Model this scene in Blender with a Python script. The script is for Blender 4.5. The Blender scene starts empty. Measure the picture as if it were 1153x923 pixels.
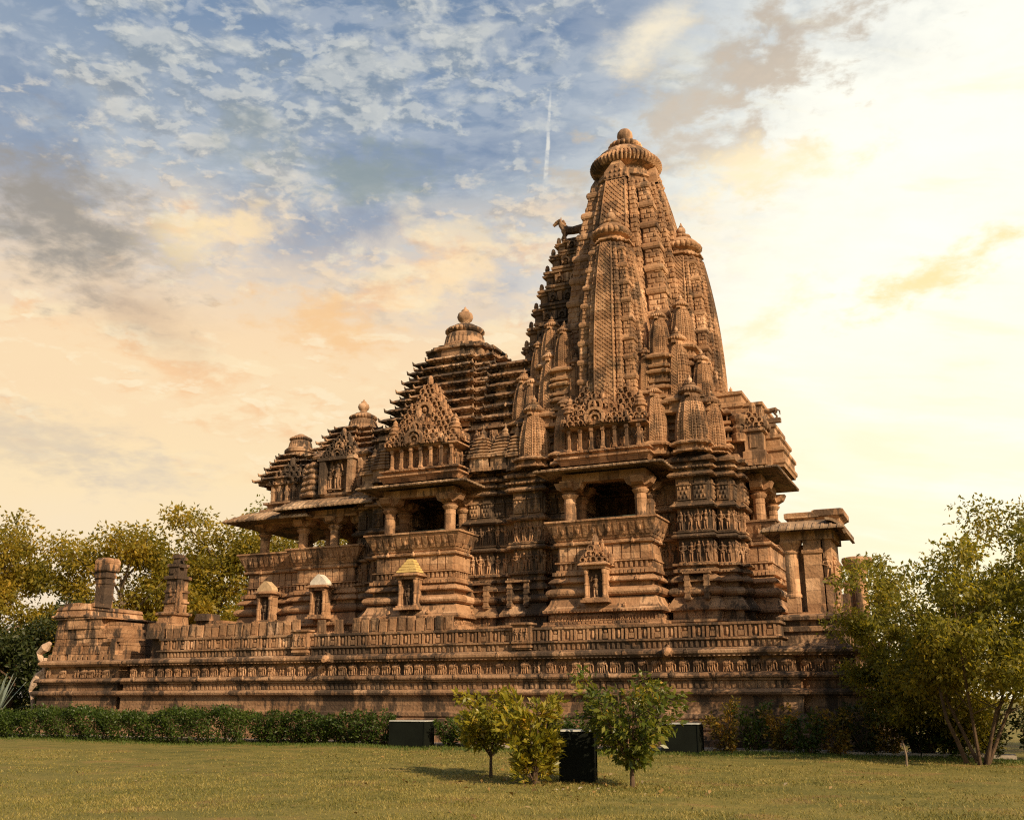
import bpy, math, random
import numpy as np
from mathutils import Vector, Matrix

R = math.radians
random.seed(11)
rng = np.random.default_rng(11)
scn = bpy.context.scene
COL = scn.collection

# ---------------------------------------------------------------- camera
AZ = 24.2
cam_data = bpy.data.cameras.new("camera")
cam = bpy.data.objects.new("camera", cam_data)
COL.objects.link(cam)
cam.location = (0, 0, 1.6)
cam.rotation_euler = (R(90 + 16.1), 0, R(AZ))
cam_data.sensor_width = 36
cam_data.lens = 36 * 1120 / 1153
cam_data.clip_start = 0.1
cam_data.clip_end = 3000
scn.camera = cam

# ---------------------------------------------------------------- view
scn.view_settings.view_transform = 'Standard'
scn.view_settings.look = 'None'
scn.view_settings.exposure = 0.25
scn.view_settings.gamma = 1
scn.view_settings.use_curve_mapping = False
scn.cycles.use_denoising = False
scn.cycles.filter_width = 1.15

# ---------------------------------------------------------------- sun
SUN_EL = 30.0
SUN_DIR = Vector((0.88, -0.475, 0)).normalized()        # horizontal direction towards the sun
sun_vec = Vector((SUN_DIR.x * math.cos(R(SUN_EL)), SUN_DIR.y * math.cos(R(SUN_EL)), math.sin(R(SUN_EL))))
sd = bpy.data.lights.new("sun", 'SUN')
sd.energy = 5.0
sd.angle = R(0.6)
sd.color = (1.0, 0.75, 0.46)
sun = bpy.data.objects.new("sun", sd)
COL.objects.link(sun)
sun.rotation_euler = sun_vec.to_track_quat('Z', 'Y').to_euler()
sun.location = (20, -20, 40)

# ---------------------------------------------------------------- world: evening sky with clouds, laid out by direction
world = bpy.data.worlds.new("World")
scn.world = world
world.use_nodes = True
wt = world.node_tree
wt.nodes.clear()


class NT:
    """small node-building helper"""
    def __init__(self, tree):
        self.t = tree

    def n(self, kind, **kw):
        nd = self.t.nodes.new(kind)
        for k, v in kw.items():
            setattr(nd, k, v)
        return nd

    def link(self, a, b):
        self.t.links.new(a, b)

    def put(self, sock, v):
        if hasattr(v, 'is_output'):
            self.link(v, sock)
        elif v is not None:
            sock.default_value = v

    def m(self, op, a, b=None, c=None, clamp=False):
        nd = self.n('ShaderNodeMath', operation=op)
        nd.use_clamp = clamp
        self.put(nd.inputs[0], a)
        if b is not None:
            self.put(nd.inputs[1], b)
        if c is not None:
            self.put(nd.inputs[2], c)
        return nd.outputs[0]

    def vm(self, op, a, b=None, out=0):
        nd = self.n('ShaderNodeVectorMath', operation=op)
        self.put(nd.inputs[0], a)
        if b is not None:
            self.put(nd.inputs[3 if op == 'SCALE' else 1], b)
        return nd.outputs[out]

    def dot(self, a, b):
        return self.vm('DOT_PRODUCT', a, b, 1)

    def rng(self, v, a, b, c=0.0, d=1.0, smooth=True):
        nd = self.n('ShaderNodeMapRange')
        nd.interpolation_type = 'SMOOTHSTEP' if smooth else 'LINEAR'
        self.put(nd.inputs[0], v)
        nd.inputs[1].default_value = a
        nd.inputs[2].default_value = b
        nd.inputs[3].default_value = c
        nd.inputs[4].default_value = d
        return nd.outputs[0]

    def mix(self, f, a, b, mode='MIX'):
        nd = self.n('ShaderNodeMix', data_type='RGBA', blend_type=mode)
        self.put(nd.inputs[0], f)
        self.put(nd.inputs[6], a)
        self.put(nd.inputs[7], b)
        return nd.outputs[2]

    def ramp(self, f, stops):
        nd = self.n('ShaderNodeValToRGB')
        cr = nd.color_ramp
        while len(cr.elements) < len(stops):
            cr.elements.new(0.5)
        for e, (p, c) in zip(cr.elements, stops):
            e.position = p
            e.color = (c[0], c[1], c[2], 1)
        self.put(nd.inputs[0], f)
        return nd.outputs[0]

    def noise(self, vec, scale, detail=6, rough=0.55, dist=0.0, out=0, dims='3D'):
        nd = self.n('ShaderNodeTexNoise', noise_dimensions=dims)
        self.put(nd.inputs['Vector'], vec)
        nd.inputs['Scale'].default_value = scale
        nd.inputs['Detail'].default_value = detail
        nd.inputs['Roughness'].default_value = rough
        nd.inputs['Distortion'].default_value = dist
        return nd.outputs[out]

    def xyz(self, x, y, z):
        nd = self.n('ShaderNodeCombineXYZ')
        for i, v in enumerate((x, y, z)):
            self.put(nd.inputs[i], v)
        return nd.outputs[0]


def rgb(r, g, b):
    """display colour 0-255 -> linear"""
    f = lambda c: (c / 255 / 12.92) if c / 255 <= 0.04045 else ((c / 255 + 0.055) / 1.055) ** 2.4
    return (f(r), f(g), f(b), 1.0)


W = NT(wt)
FWD = Vector((-math.sin(R(AZ)), math.cos(R(AZ)), 0))
RGT = Vector((math.cos(R(AZ)), math.sin(R(AZ)), 0))


def sky_dir(az, el):
    """azimuth measured clockwise from the way the temple is looked at"""
    v = FWD * math.cos(R(az)) + RGT * math.sin(R(az))
    return (v.x * math.cos(R(el)), v.y * math.cos(R(el)), math.sin(R(el)))


tc = W.n('ShaderNodeTexCoord').outputs['Generated']
d = W.vm('NORMALIZE', tc)
sep = W.n('ShaderNodeSeparateXYZ')
W.link(d, sep.inputs[0])
dz = sep.outputs[2]
fw = W.dot(d, tuple(FWD))
rt = W.dot(d, tuple(RGT))
el = W.m('MULTIPLY', W.m('ARCSINE', W.m('MAXIMUM', dz, 0.0)), 180 / math.pi)

# cloud plane coordinates
inv = W.m('DIVIDE', 1.0, W.m('ADD', W.m('MAXIMUM', dz, 0.0), 0.22))
cp_ = W.xyz(W.m('MULTIPLY', rt, inv), W.m('MULTIPLY', fw, inv), W.m('MULTIPLY', dz, 1.2))
n_puff = W.noise(cp_, 15.0, 10, 0.60, 0.2)
n_big = W.noise(cp_, 3.2, 9, 0.60, 0.25)
n_soft = W.noise(W.vm('MULTIPLY', cp_, (1.0, 1.7, 1.0)), 1.9, 6, 0.5, 0.2)
n_fine = W.noise(cp_, 26.0, 8, 0.6, 0.1)

# clear-sky colour by elevation, nudged by soft noise so no band edge shows
el_n = W.m('ADD', el, W.m('MULTIPLY', W.m('SUBTRACT', n_soft, 0.5), 9.0))
base = W.ramp(W.m('DIVIDE', el_n, 45.0), [
    (0.00, rgb(238, 220, 200)),
    (0.13, rgb(248, 228, 196)),
    (0.28, rgb(253, 228, 184)),
    (0.42, rgb(250, 220, 180)),
    (0.54, rgb(224, 210, 194)),
    (0.64, rgb(172, 182, 192)),
    (0.78, rgb(126, 148, 176)),
    (1.00, rgb(104, 128, 158)),
])
# glow over the right-hand side
g = W.dot(d, sky_dir(33, 20))
glow = W.rng(W.m('ADD', g, W.m('MULTIPLY', W.m('SUBTRACT', n_soft, 0.5), 0.05)), 0.85, 0.985)
glow_col = W.ramp(W.m('DIVIDE', el, 45.0), [
    (0.00, rgb(255, 236, 188)),
    (0.20, rgb(255, 245, 212)),
    (0.45, rgb(254, 251, 232)),
    (1.00, rgb(253, 252, 242)),
])
sky = W.mix(glow, base, glow_col)

noglow = W.m('SUBTRACT', 1.0, W.m('MULTIPLY', glow, 0.92))
high = W.rng(el_n, 21, 27)
low = W.m('SUBTRACT', 1.0, W.rng(el_n, 22, 29))

# mottled thin cloud
n_alt = W.noise(W.vm('MULTIPLY', cp_, (1.0, 1.35, 1.0)), 26.0, 6, 0.55, 0.35)
alt = W.m('MULTIPLY', W.rng(W.m('ADD', n_alt, W.m('MULTIPLY', W.m('SUBTRACT', n_soft, 0.5), 0.6)), 0.44, 0.66), W.rng(el_n, 19, 25))
sky = W.mix(W.m('MULTIPLY', W.m('MULTIPLY', alt, noglow), 0.45), sky, rgb(196, 202, 208))
gap = W.m('MULTIPLY', W.rng(n_big, 0.50, 0.36), high)
sky = W.mix(W.m('MULTIPLY', W.m('MULTIPLY', gap, noglow), 0.55), sky, rgb(108, 132, 166))


def cumulus(sky, shift, scale, cover, lit, shade, env, amt, soft=0.10):
    """heaped clouds: density noise, lit on the side turned to the sun (density sampled again a little sunwards)"""
    p = W.vm('ADD', cp_, shift)
    q = W.vm('ADD', p, (0.16 / scale, -0.24 / scale, 0.0))
    a = W.noise(p, scale, 11, 0.55, 0.18)
    b = W.noise(q, scale, 11, 0.55, 0.18)
    den = W.m('ADD', a, W.m('MULTIPLY', W.m('SUBTRACT', n_big, 0.5), 0.55))
    msk = W.rng(den, cover, cover + soft)
    lt = W.rng(W.m('SUBTRACT', a, b), -0.05, 0.075)
    thick = W.rng(den, cover + 0.04, cover + 0.24)
    lt = W.m('MULTIPLY', lt, W.m('SUBTRACT', 1.0, W.m('MULTIPLY', thick, 0.35)))
    col = W.mix(lt, shade, lit)
    f = W.m('MULTIPLY', W.m('MULTIPLY', msk, env), amt)
    return W.mix(W.m('MULTIPLY', f, noglow), sky, col)


hi_col_l = W.mix(W.rng(el_n, 24, 33), rgb(255, 228, 190), rgb(222, 222, 214))
hi_col_s = W.mix(W.rng(el_n, 24, 33), rgb(198, 184, 168), rgb(132, 148, 164))
sky = cumulus(sky, (0.4, 0.9, 0.0), 12.0, 0.50, hi_col_l, hi_col_s, W.rng(el_n, 18, 24), 0.75, 0.17)
sky = cumulus(sky, (5.1, 2.7, 0.6), 24.0, 0.50, hi_col_l, hi_col_s, W.rng(el_n, 20, 26), 0.6, 0.15)
lo_l = rgb(255, 236, 196)
lo_s = rgb(247, 200, 152)
band = W.m('MULTIPLY', W.rng(el_n, 10, 17), W.rng(el_n, 30, 24))
sky = cumulus(sky, (1.9, 8.2, 1.3), 6.0, 0.50, lo_l, lo_s, band, 0.75, 0.16)
sky = cumulus(sky, (4.4, 1.2, 2.2), 11.0, 0.54, rgb(255, 242, 208), lo_s, band, 0.6, 0.14)
# streaky high cloud in the glow
n_st = W.noise(W.vm('MULTIPLY', W.xyz(W.m('ADD', rt, W.m('MULTIPLY', dz, -1.9)), W.m('ADD', dz, W.m('MULTIPLY', rt, 0.28)), 0.0), (1.6, 11.0, 1.0)), 2.4, 8, 0.55, 0.2)
st = W.m('MULTIPLY', W.rng(n_st, 0.48, 0.70), glow)
sky = W.mix(W.m('MULTIPLY', st, 0.6), sky, rgb(255, 254, 240))
st2 = W.m('MULTIPLY', W.rng(n_st, 0.46, 0.30), glow)
sky = W.mix(W.m('MULTIPLY', st2, 0.5), sky, rgb(250, 238, 200))


def cloud_at(sky, az, el_, rad, col, amt, stretch=1.0, tilt=0.0, nz=n_big, edge=0.9):
    """one named cloud bank: a soft patch round a direction, broken up by noise"""
    c = Vector(sky_dir(az, el_))
    right = (RGT * math.cos(R(az)) - FWD * math.sin(R(az))).normalized()
    up = c.cross(right)
    up = up if up.z > 0 else -up
    a = right * math.cos(R(tilt)) + up * math.sin(R(tilt))
    b = up * math.cos(R(tilt)) - right * math.sin(R(tilt))
    x = W.m('DIVIDE', W.dot(d, tuple(a)), math.sin(R(rad * stretch)))
    y = W.m('DIVIDE', W.m('SUBTRACT', W.dot(d, tuple(b)), c.dot(b)), math.sin(R(rad)))
    x = W.m('SUBTRACT', x, c.dot(a) / math.sin(R(rad * stretch)))
    rr = W.m('SQRT', W.m('ADD', W.m('MULTIPLY', x, x), W.m('MULTIPLY', y, y)))
    rr = W.m('ADD', rr, W.m('MULTIPLY', W.m('SUBTRACT', nz, 0.5), -3.2 * edge))
    rr = W.m('ADD', rr, W.m('MULTIPLY', W.m('SUBTRACT', n_fine, 0.5), -0.9 * edge))
    msk = W.rng(rr, 1.5, -0.1)
    msk = W.m('MULTIPLY', msk, W.rng(fw, 0.0, 0.2))
    return W.mix(W.m('MULTIPLY', msk, amt), sky, col)


sky = cloud_at(sky, -26.0, 24.4, 2.9, rgb(158, 152, 144), 0.95, 1.8, -28, n_puff, 1.2)
sky = cloud_at(sky, -11.5, 20.6, 1.5, rgb(247, 202, 148), 0.8, 2.2, -8, n_puff, 1.4)
sky = cloud_at(sky, -4.0, 23.4, 1.2, rgb(255, 226, 182), 0.8, 2.6, 22, n_puff, 1.6)
sky = cloud_at(sky, -16.5, 25.6, 1.0, rgb(255, 226, 180), 0.8, 1.8, 14, n_puff, 1.4)
sky = cloud_at(sky, -22.5, 20.6, 1.6, rgb(206, 180, 154), 0.75, 2.4, -16, n_big, 0.9)
sky = cloud_at(sky, -19.5, 24.6, 1.2, rgb(255, 230, 182), 0.6, 1.6, 20, n_puff, 1.6)
sky = cloud_at(sky, -9.0, 29.0, 1.5, rgb(146, 158, 152), 0.6, 2.6, 12, n_puff, 1.5)
sky = cloud_at(sky, -16.0, 30.5, 1.2, rgb(150, 160, 160), 0.5, 2.2, -6, n_puff, 1.5)
sky = cloud_at(sky, 13.5, 33.5, 2.6, rgb(186, 178, 166), 0.62, 2.8, 28, n_puff, 2.2)
sky = cloud_at(sky, 18.0, 34.8, 1.9, rgb(190, 172, 152), 0.6, 1.8, 35, n_puff, 2.2)
sky = cloud_at(sky, 11.0, 30.6, 2.2, rgb(206, 192, 174), 0.7, 2.4, 14, n_puff, 2.0)
sky = cloud_at(sky, 9.0, 36.2, 1.2, rgb(246, 234, 208), 0.9, 2.2, 30, n_puff)
sky = cloud_at(sky, 14.0, 28.6, 1.2, rgb(255, 236, 196), 0.8, 4.4, 10, n_puff, 1.6)
sky = cloud_at(sky, 24.5, 21.8, 1.0, rgb(250, 220, 152), 0.8, 4.4, 15, n_puff, 1.2)
sky = cloud_at(sky, 15.5, 20.6, 0.8, rgb(250, 228, 170), 0.5, 4.4, 32, n_puff, 1.2)
sky = cloud_at(sky, -26.0, 12.8, 1.6, rgb(196, 186, 176), 0.5, 3.0, -8, n_puff)
sky = cloud_at(sky, -20.5, 11.6, 1.2, rgb(206, 196, 186), 0.4, 2.6, 4, n_puff)
# aircraft trail
ta, tb = Vector(sky_dir(2.55, 34.0)), Vector(sky_dir(2.05, 27.5))
tn = ta.cross(tb).normalized()
off = W.m('ABSOLUTE', W.m('ADD', W.dot(d, tuple(tn)), W.m('MULTIPLY', W.m('SUBTRACT', n_fine, 0.5), 0.004)))
along = W.rng(W.dot(d, tuple((ta - tb).normalized())), (ta - tb).normalized().dot(tb) - 0.01, (ta - tb).normalized().dot(ta), 1.0, 0.0, False)
wid = W.m('ADD', 0.0012, W.m('MULTIPLY', along, 0.0032))
trail = W.m('MULTIPLY', W.rng(W.m('DIVIDE', off, wid), 1.0, 0.3), W.m('MULTIPLY', W.rng(el, 27.5, 29.5), W.rng(el, 34.2, 32.6)))
trail = W.m('MULTIPLY', trail, W.rng(fw, 0.0, 0.2))
sky = W.mix(W.m('MULTIPLY', trail, W.rng(n_fine, 0.38, 0.62, 0.1, 0.75)), sky, rgb(240, 236, 224))

nish = W.n('ShaderNodeTexSky', sky_type='NISHITA')
nish.sun_disc = False
nish.sun_elevation = R(SUN_EL)
nish.sun_rotation = math.atan2(SUN_DIR.x, SUN_DIR.y)
nish.air_density = 1.6
nish.dust_density = 3.0
# clouds are scaled to the physical sky's brightness; the open sky behind the viewer stays the plain physical sky
sky10 = W.vm('SCALE', sky, W.m('ADD', 8.5, W.m('MULTIPLY', glow, 0.9)))
front = W.rng(fw, -0.35, 0.25)
final = W.mix(front, W.vm('SCALE', nish.outputs[0], 0.70), sky10)
bg = W.n('ShaderNodeBackground')
bg.inputs['Strength'].default_value = 0.1
W.link(final, bg.inputs['Color'])
wo = W.n('ShaderNodeOutputWorld')
W.link(bg.outputs[0], wo.inputs[0])

# ================================================================ mesh helpers
class MB:
    """collects polygons; build() links them as ONE mesh object"""
    def __init__(self):
        self.v = []
        self.f = []
        self.M = None

    def add(self, verts, faces):
        o = len(self.v)
        if self.M is not None:
            M = self.M
            verts = [tuple(M @ Vector(p)) for p in verts]
        self.v.extend([tuple(p) for p in verts])
        self.f.extend([tuple(i + o for i in f) for f in faces])

    def box(self, x0, x1, y0, y1, z0, z1, taper=0.0):
        t = taper
        self.add([(x0, y0, z0), (x1, y0, z0), (x1, y1, z0), (x0, y1, z0),
                  (x0 + t, y0 + t, z1), (x1 - t, y0 + t, z1), (x1 - t, y1 - t, z1), (x0 + t, y1 - t, z1)],
                 [(0, 3, 2, 1), (4, 5, 6, 7), (0, 1, 5, 4), (1, 2, 6, 5), (2, 3, 7, 6), (3, 0, 4, 7)])

    def loft(self, rings, top=True, bottom=False, closed=True):
        n = len(rings[0])
        v = [p for r in rings for p in r]
        f = []
        m = n if closed else n - 1
        for k in range(len(rings) - 1):
            a, b = k * n, (k + 1) * n
            for i in range(m):
                j = (i + 1) % n
                f.append((a + i, a + j, b + j, b + i))
        if top:
            f.append(tuple(range((len(rings) - 1) * n, len(rings) * n)))
        if bottom:
            f.append(tuple(reversed(range(n))))
        self.add(v, f)

    def mould(self, plan, prof, top=True, bottom=False):
        """horizontal mouldings: the plan outline pushed out by o at height z, for each (o, z)"""
        self.loft([[(x, y, z) for x, y in offset(plan, o)] for o, z in prof], top, bottom)

    def lathe(self, cx, cy, prof, n=20, ribs=0, amp=0.0, rib_range=(-1e9, 1e9), z0=0.0):
        rings = []
        for r, z in prof:
            ring = []
            for i in range(n):
                a = 2 * math.pi * i / n
                rr = r
                if ribs and rib_range[0] <= z <= rib_range[1]:
                    rr = r * (1 - amp + amp * abs(math.sin(a * ribs / 2)) ** 0.6)
                ring.append((cx + rr * math.cos(a), cy + rr * math.sin(a), z0 + z))
            rings.append(ring)
        self.loft(rings, True, True)

    def tube(self, pts, rad, n=6, cap=True):
        pts = [Vector(p) for p in pts]
        rings = []
        ref = None
        for i, p in enumerate(pts):
            t = (pts[min(i + 1, len(pts) - 1)] - pts[max(i - 1, 0)])
            t = t.normalized() if t.length > 1e-9 else Vector((0, 0, 1))
            if ref is None:
                ref = Vector((1, 0, 0)) if abs(t.x) < 0.8 else Vector((0, 1, 0))
            a = t.cross(ref)
            if a.length < 1e-4:
                a = t.orthogonal()
            a.normalize()
            b = t.cross(a).normalized()
            ref = b.cross(t) if False else ref
            r = rad[i] if hasattr(rad, '__len__') else rad
            rings.append([tuple(p + (a * math.cos(2 * math.pi * k / n) + b * math.sin(2 * math.pi * k / n)) * r) for k in range(n)])
        self.loft(rings, cap, cap)

    def blob(self, c, r, n=8, m=5):
        rings = []
        for k in range(m + 1):
            ph = -math.pi / 2 + math.pi * k / m
            rr = max(math.cos(ph), 0.03)
            rings.append([(c[0] + r[0] * rr * math.cos(2 * math.pi * i / n), c[1] + r[1] * rr * math.sin(2 * math.pi * i / n), c[2] + r[2] * math.sin(ph)) for i in range(n)])
        self.loft(rings, True, True)

    def build(self, name, mat, parent=None, label=None, smooth=False, loc=None):
        me = bpy.data.meshes.new(name)
        fill_mesh(me, self.v, self.f)
        if smooth:
            me.polygons.foreach_set('use_smooth', np.ones(len(me.polygons), dtype=bool))
        me.materials.append(mat)
        o = bpy.data.objects.new(name, me)
        COL.objects.link(o)
        if loc is not None:
            o.location = loc
        if parent is not None:
            hang(o, parent)
        if label:
            o['label'] = label
        return o


def fill_mesh(me, v, f):
    va = np.asarray(v, dtype=np.float32).reshape(-1)
    counts = np.fromiter((len(p) for p in f), dtype=np.int32, count=len(f))
    loops = np.fromiter((i for p in f for i in p), dtype=np.int32, count=int(counts.sum()))
    starts = np.zeros(len(f), dtype=np.int32)
    starts[1:] = np.cumsum(counts)[:-1]
    me.vertices.add(len(v))
    me.vertices.foreach_set('co', va)
    me.loops.add(len(loops))
    me.loops.foreach_set('vertex_index', loops)
    me.polygons.add(len(f))
    me.polygons.foreach_set('loop_start', starts)
    me.polygons.foreach_set('loop_total', counts)
    me.polygons.foreach_set('use_smooth', np.zeros(len(f), dtype=bool))
    me.update(calc_edges=True)
    me.validate()


def world_loc(o):
    p = Vector(o.location)
    while o.parent is not None:
        o = o.parent
        p += Vector(o.location)
    return p


def hang(o, parent):
    """parent o (built in world coordinates, parents never rotated when this is used)"""
    o.location = Vector(o.location) - world_loc(parent)
    o.parent = parent


def offset(plan, o):
    n = len(plan)
    out = []
    for i in range(n):
        p0, p1, p2 = plan[i - 1], plan[i], plan[(i + 1) % n]
        e1 = (p1[0] - p0[0], p1[1] - p0[1])
        e2 = (p2[0] - p1[0], p2[1] - p1[1])
        l1 = math.hypot(*e1) or 1
        l2 = math.hypot(*e2) or 1
        n1 = (e1[1] / l1, -e1[0] / l1)
        n2 = (e2[1] / l2, -e2[0] / l2)
        k = 1 + n1[0] * n2[0] + n1[1] * n2[1]
        if k < 0.2:
            k = 0.2
        out.append((p1[0] + o * (n1[0] + n2[0]) / k, p1[1] + o * (n1[1] + n2[1]) / k))
    return out


def rect(x0, x1, y0, y1):
    return [(x0, y0), (x1, y0), (x1, y1), (x0, y1)]


def stepped(cx, cy, wx, wy, steps=((0.45, 0.0), (0.75, 0.12), (1.0, 0.24))):
    """rectangle with centre bays projecting: steps = (share of half width, setback as a share of the half depth)"""
    q = []
    for t, s in steps:
        q.append((t, s))
    side = []
    # front side (-y), from left corner to right corner
    prev = None
    seq = []
    for i in range(len(q) - 1, -1, -1):
        t, s = q[i]
        seq.append((-t, s))
    seq += [(t, s) for t, s in q]
    return seq


def stepped_plan(cx, cy, hx, hy, bays=((0.42, 0.30), (0.72, 0.15))):
    """CCW outline of a box of half sizes hx, hy with bays: (half width share, projection in metres)"""
    bays = list(bays)

    def side(h, other):
        pts = [(-h, 0.0)]
        for w, p in reversed(bays):
            last = pts[-1][1]
            pts.append((-h * w, last))
            pts.append((-h * w, p))
        for w, p in bays:
            nxt = [b[1] for b in bays if b[0] > w]
            pts.append((h * w, p))
            pts.append((h * w, nxt[0] if nxt else 0.0))
        return pts
    out = []
    for s, p in side(hx, hy):
        out.append((cx + s, cy - hy - p))
    for s, p in side(hy, hx):
        out.append((cx + hx + p, cy + s))
    for s, p in side(hx, hy):
        out.append((cx - s, cy + hy + p))
    for s, p in side(hy, hx):
        out.append((cx - hx - p, cy - s))
    # drop doubles
    res = []
    for p in out:
        if not res or math.hypot(p[0] - res[-1][0], p[1] - res[-1][1]) > 1e-5:
            res.append(p)
    return res


def thing(name, label, cat, loc, group=None):
    o = bpy.data.objects.new(name, None)
    o.empty_display_size = 0.5
    COL.objects.link(o)
    o.location = loc
    o['label'] = label
    o['category'] = cat
    if group:
        o['group'] = group
    return o


def tag(o, label, cat, group=None):
    o['label'] = label
    o['category'] = cat
    if group:
        o['group'] = group
    return o


def structure(o):
    o['kind'] = 'structure'
    return o


# ================================================================ materials
def new_mat(name):
    m = bpy.data.materials.new(name)
    m.use_nodes = True
    m.node_tree.nodes.clear()
    return m, NT(m.node_tree)


def stone(name, tint=(1, 1, 1), stain=0.5, block=(0.95, 0.95, 0.38), bump=0.5, pale=0.25, light=1.0, green=0.0):
    """weathered red-buff sandstone: blocks of differing tone, black lichen with its own outline, streaks, pitting"""
    m, T = new_mat(name)
    pos = T.n('ShaderNodeNewGeometry').outputs['Position']
    nrm = T.n('ShaderNodeNewGeometry').outputs['True Normal']
    big = T.noise(pos, 0.23, 4, 0.5)
    mid = T.noise(pos, 1.7, 6, 0.6)
    col = T.ramp(T.m('ADD', T.m('MULTIPLY', big, 0.45), T.m('MULTIPLY', mid, 0.55)), [
        (0.30, (0.165 * light * tint[0], 0.104 * light * tint[1], 0.061 * light * tint[2])),
        (0.48, (0.280 * light * tint[0], 0.174 * light * tint[1], 0.103 * light * tint[2])),
        (0.60, (0.378 * light * tint[0], 0.247 * light * tint[1], 0.153 * light * tint[2])),
        (0.75, (0.450 * light * tint[0], 0.320 * light * tint[1], 0.212 * light * tint[2])),
    ])
    # block-to-block tone
    cell = T.vm('FLOOR', T.vm('DIVIDE', T.vm('ADD', pos, (0.31, 0.17, 0.05)), block))
    wn = T.n('ShaderNodeTexWhiteNoise', noise_dimensions='3D')
    T.link(cell, wn.inputs['Vector'])
    bv = wn.outputs['Value']
    col = T.mix(1.0, col, T.ramp(bv, [(0.0, (0.50, 0.50, 0.52)), (0.25, (0.85, 0.80, 0.76)), (0.6, (1.0, 1.0, 1.0)), (0.9, (1.12, 1.10, 1.08)), (0.96, (1.35, 1.42, 1.5)), (1.0, (1.45, 1.5, 1.6))]), 'MULTIPLY')
    palem = T.m('MULTIPLY', T.rng(T.noise(pos, 2.6, 7, 0.65), 0.60, 0.74), pale)
    col = T.mix(palem, col, (0.46 * light, 0.37 * light, 0.27 * light, 1))
    # lichen stains and streaks
    st = T.noise(T.vm('MULTIPLY', pos, (1.0, 1.0, 0.55)), 0.75, 9, 0.66, 0.3)
    stk = T.noise(T.vm('MULTIPLY', pos, (4.0, 4.0, 0.5)), 1.0, 5, 0.6)
    sm = T.rng(T.m('ADD', T.m('MULTIPLY', st, 0.68), T.m('MULTIPLY', stk, 0.32)), 0.560 - 0.09 * stain, 0.605 - 0.085 * stain)
    col = T.mix(T.m('MULTIPLY', sm, min(0.92, 0.50 + 0.45 * stain)), col, (0.040, 0.031, 0.025, 1))
    if green > 0:
        gm = T.m('MULTIPLY', T.rng(T.noise(pos, 1.1, 7, 0.6), 0.54, 0.70), green)
        col = T.mix(gm, col, (0.10, 0.11, 0.035, 1))
    # joints between the blocks
    fr_ = T.vm('FRACTION', T.vm('DIVIDE', T.vm('ADD', pos, (0.31, 0.17, 0.05)), block))
    sp_ = T.n('ShaderNodeSeparateXYZ')
    T.link(fr_, sp_.inputs[0])
    jz = T.m('LESS_THAN', sp_.outputs[2], 0.022 / block[2])
    jx = T.m('LESS_THAN', sp_.outputs[0], 0.018 / block[0])
    jn = T.m('MULTIPLY', T.m('MAXIMUM', jz, jx), T.rng(T.noise(pos, 3.0, 3, 0.5), 0.40, 0.55))
    col = T.mix(T.m('MULTIPLY', jn, 0.65), col, (0.045, 0.032, 0.024, 1))
    fine = T.noise(pos, 14.0, 5, 0.65)
    vor = T.n('ShaderNodeTexVoronoi', feature='F1')
    T.link(pos, vor.inputs['Vector'])
    vor.inputs['Scale'].default_value = 9.0
    hgt = T.m('ADD', T.m('MULTIPLY', fine, 0.7), T.m('MULTIPLY', vor.outputs['Distance'], 0.45))
    hgt = T.m('ADD', hgt, T.m('MULTIPLY', mid, 0.8))
    bp = T.n('ShaderNodeBump')
    bp.inputs['Strength'].default_value = bump
    bp.inputs['Distance'].default_value = 0.06
    T.link(hgt, bp.inputs['Height'])
    bs = T.n('ShaderNodeBsdfPrincipled')
    T.link(col, bs.inputs['Base Color'])
    bs.inputs['Roughness'].default_value = 0.85
    bs.inputs['Specular IOR Level'].default_value = 0.25
    T.link(bp.outputs[0], bs.inputs['Normal'])
    out = T.n('ShaderNodeOutputMaterial')
    T.link(bs.outputs[0], out.inputs[0])
    return m


def plain(name, color, rough=0.7, bump=0.2, bscale=20, var=0.25, spec=0.3):
    m, T = new_mat(name)
    pos = T.n('ShaderNodeNewGeometry').outputs['Position']
    nz = T.noise(pos, bscale * 0.3, 5, 0.6)
    col = T.mix(1.0, color + (1,), T.ramp(nz, [(0.3, (1 - var,) * 3), (0.7, (1 + var,) * 3)]), 'MULTIPLY')
    bp = T.n('ShaderNodeBump')
    bp.inputs['Strength'].default_value = bump
    bp.inputs['Distance'].default_value = 0.02
    T.link(T.noise(pos, bscale, 4, 0.6), bp.inputs['Height'])
    bs = T.n('ShaderNodeBsdfPrincipled')
    T.link(col, bs.inputs['Base Color'])
    bs.inputs['Roughness'].default_value = rough
    bs.inputs['Specular IOR Level'].default_value = spec
    T.link(bp.outputs[0], bs.inputs['Normal'])
    out = T.n('ShaderNodeOutputMaterial')
    T.link(bs.outputs[0], out.inputs[0])
    return m


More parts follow.
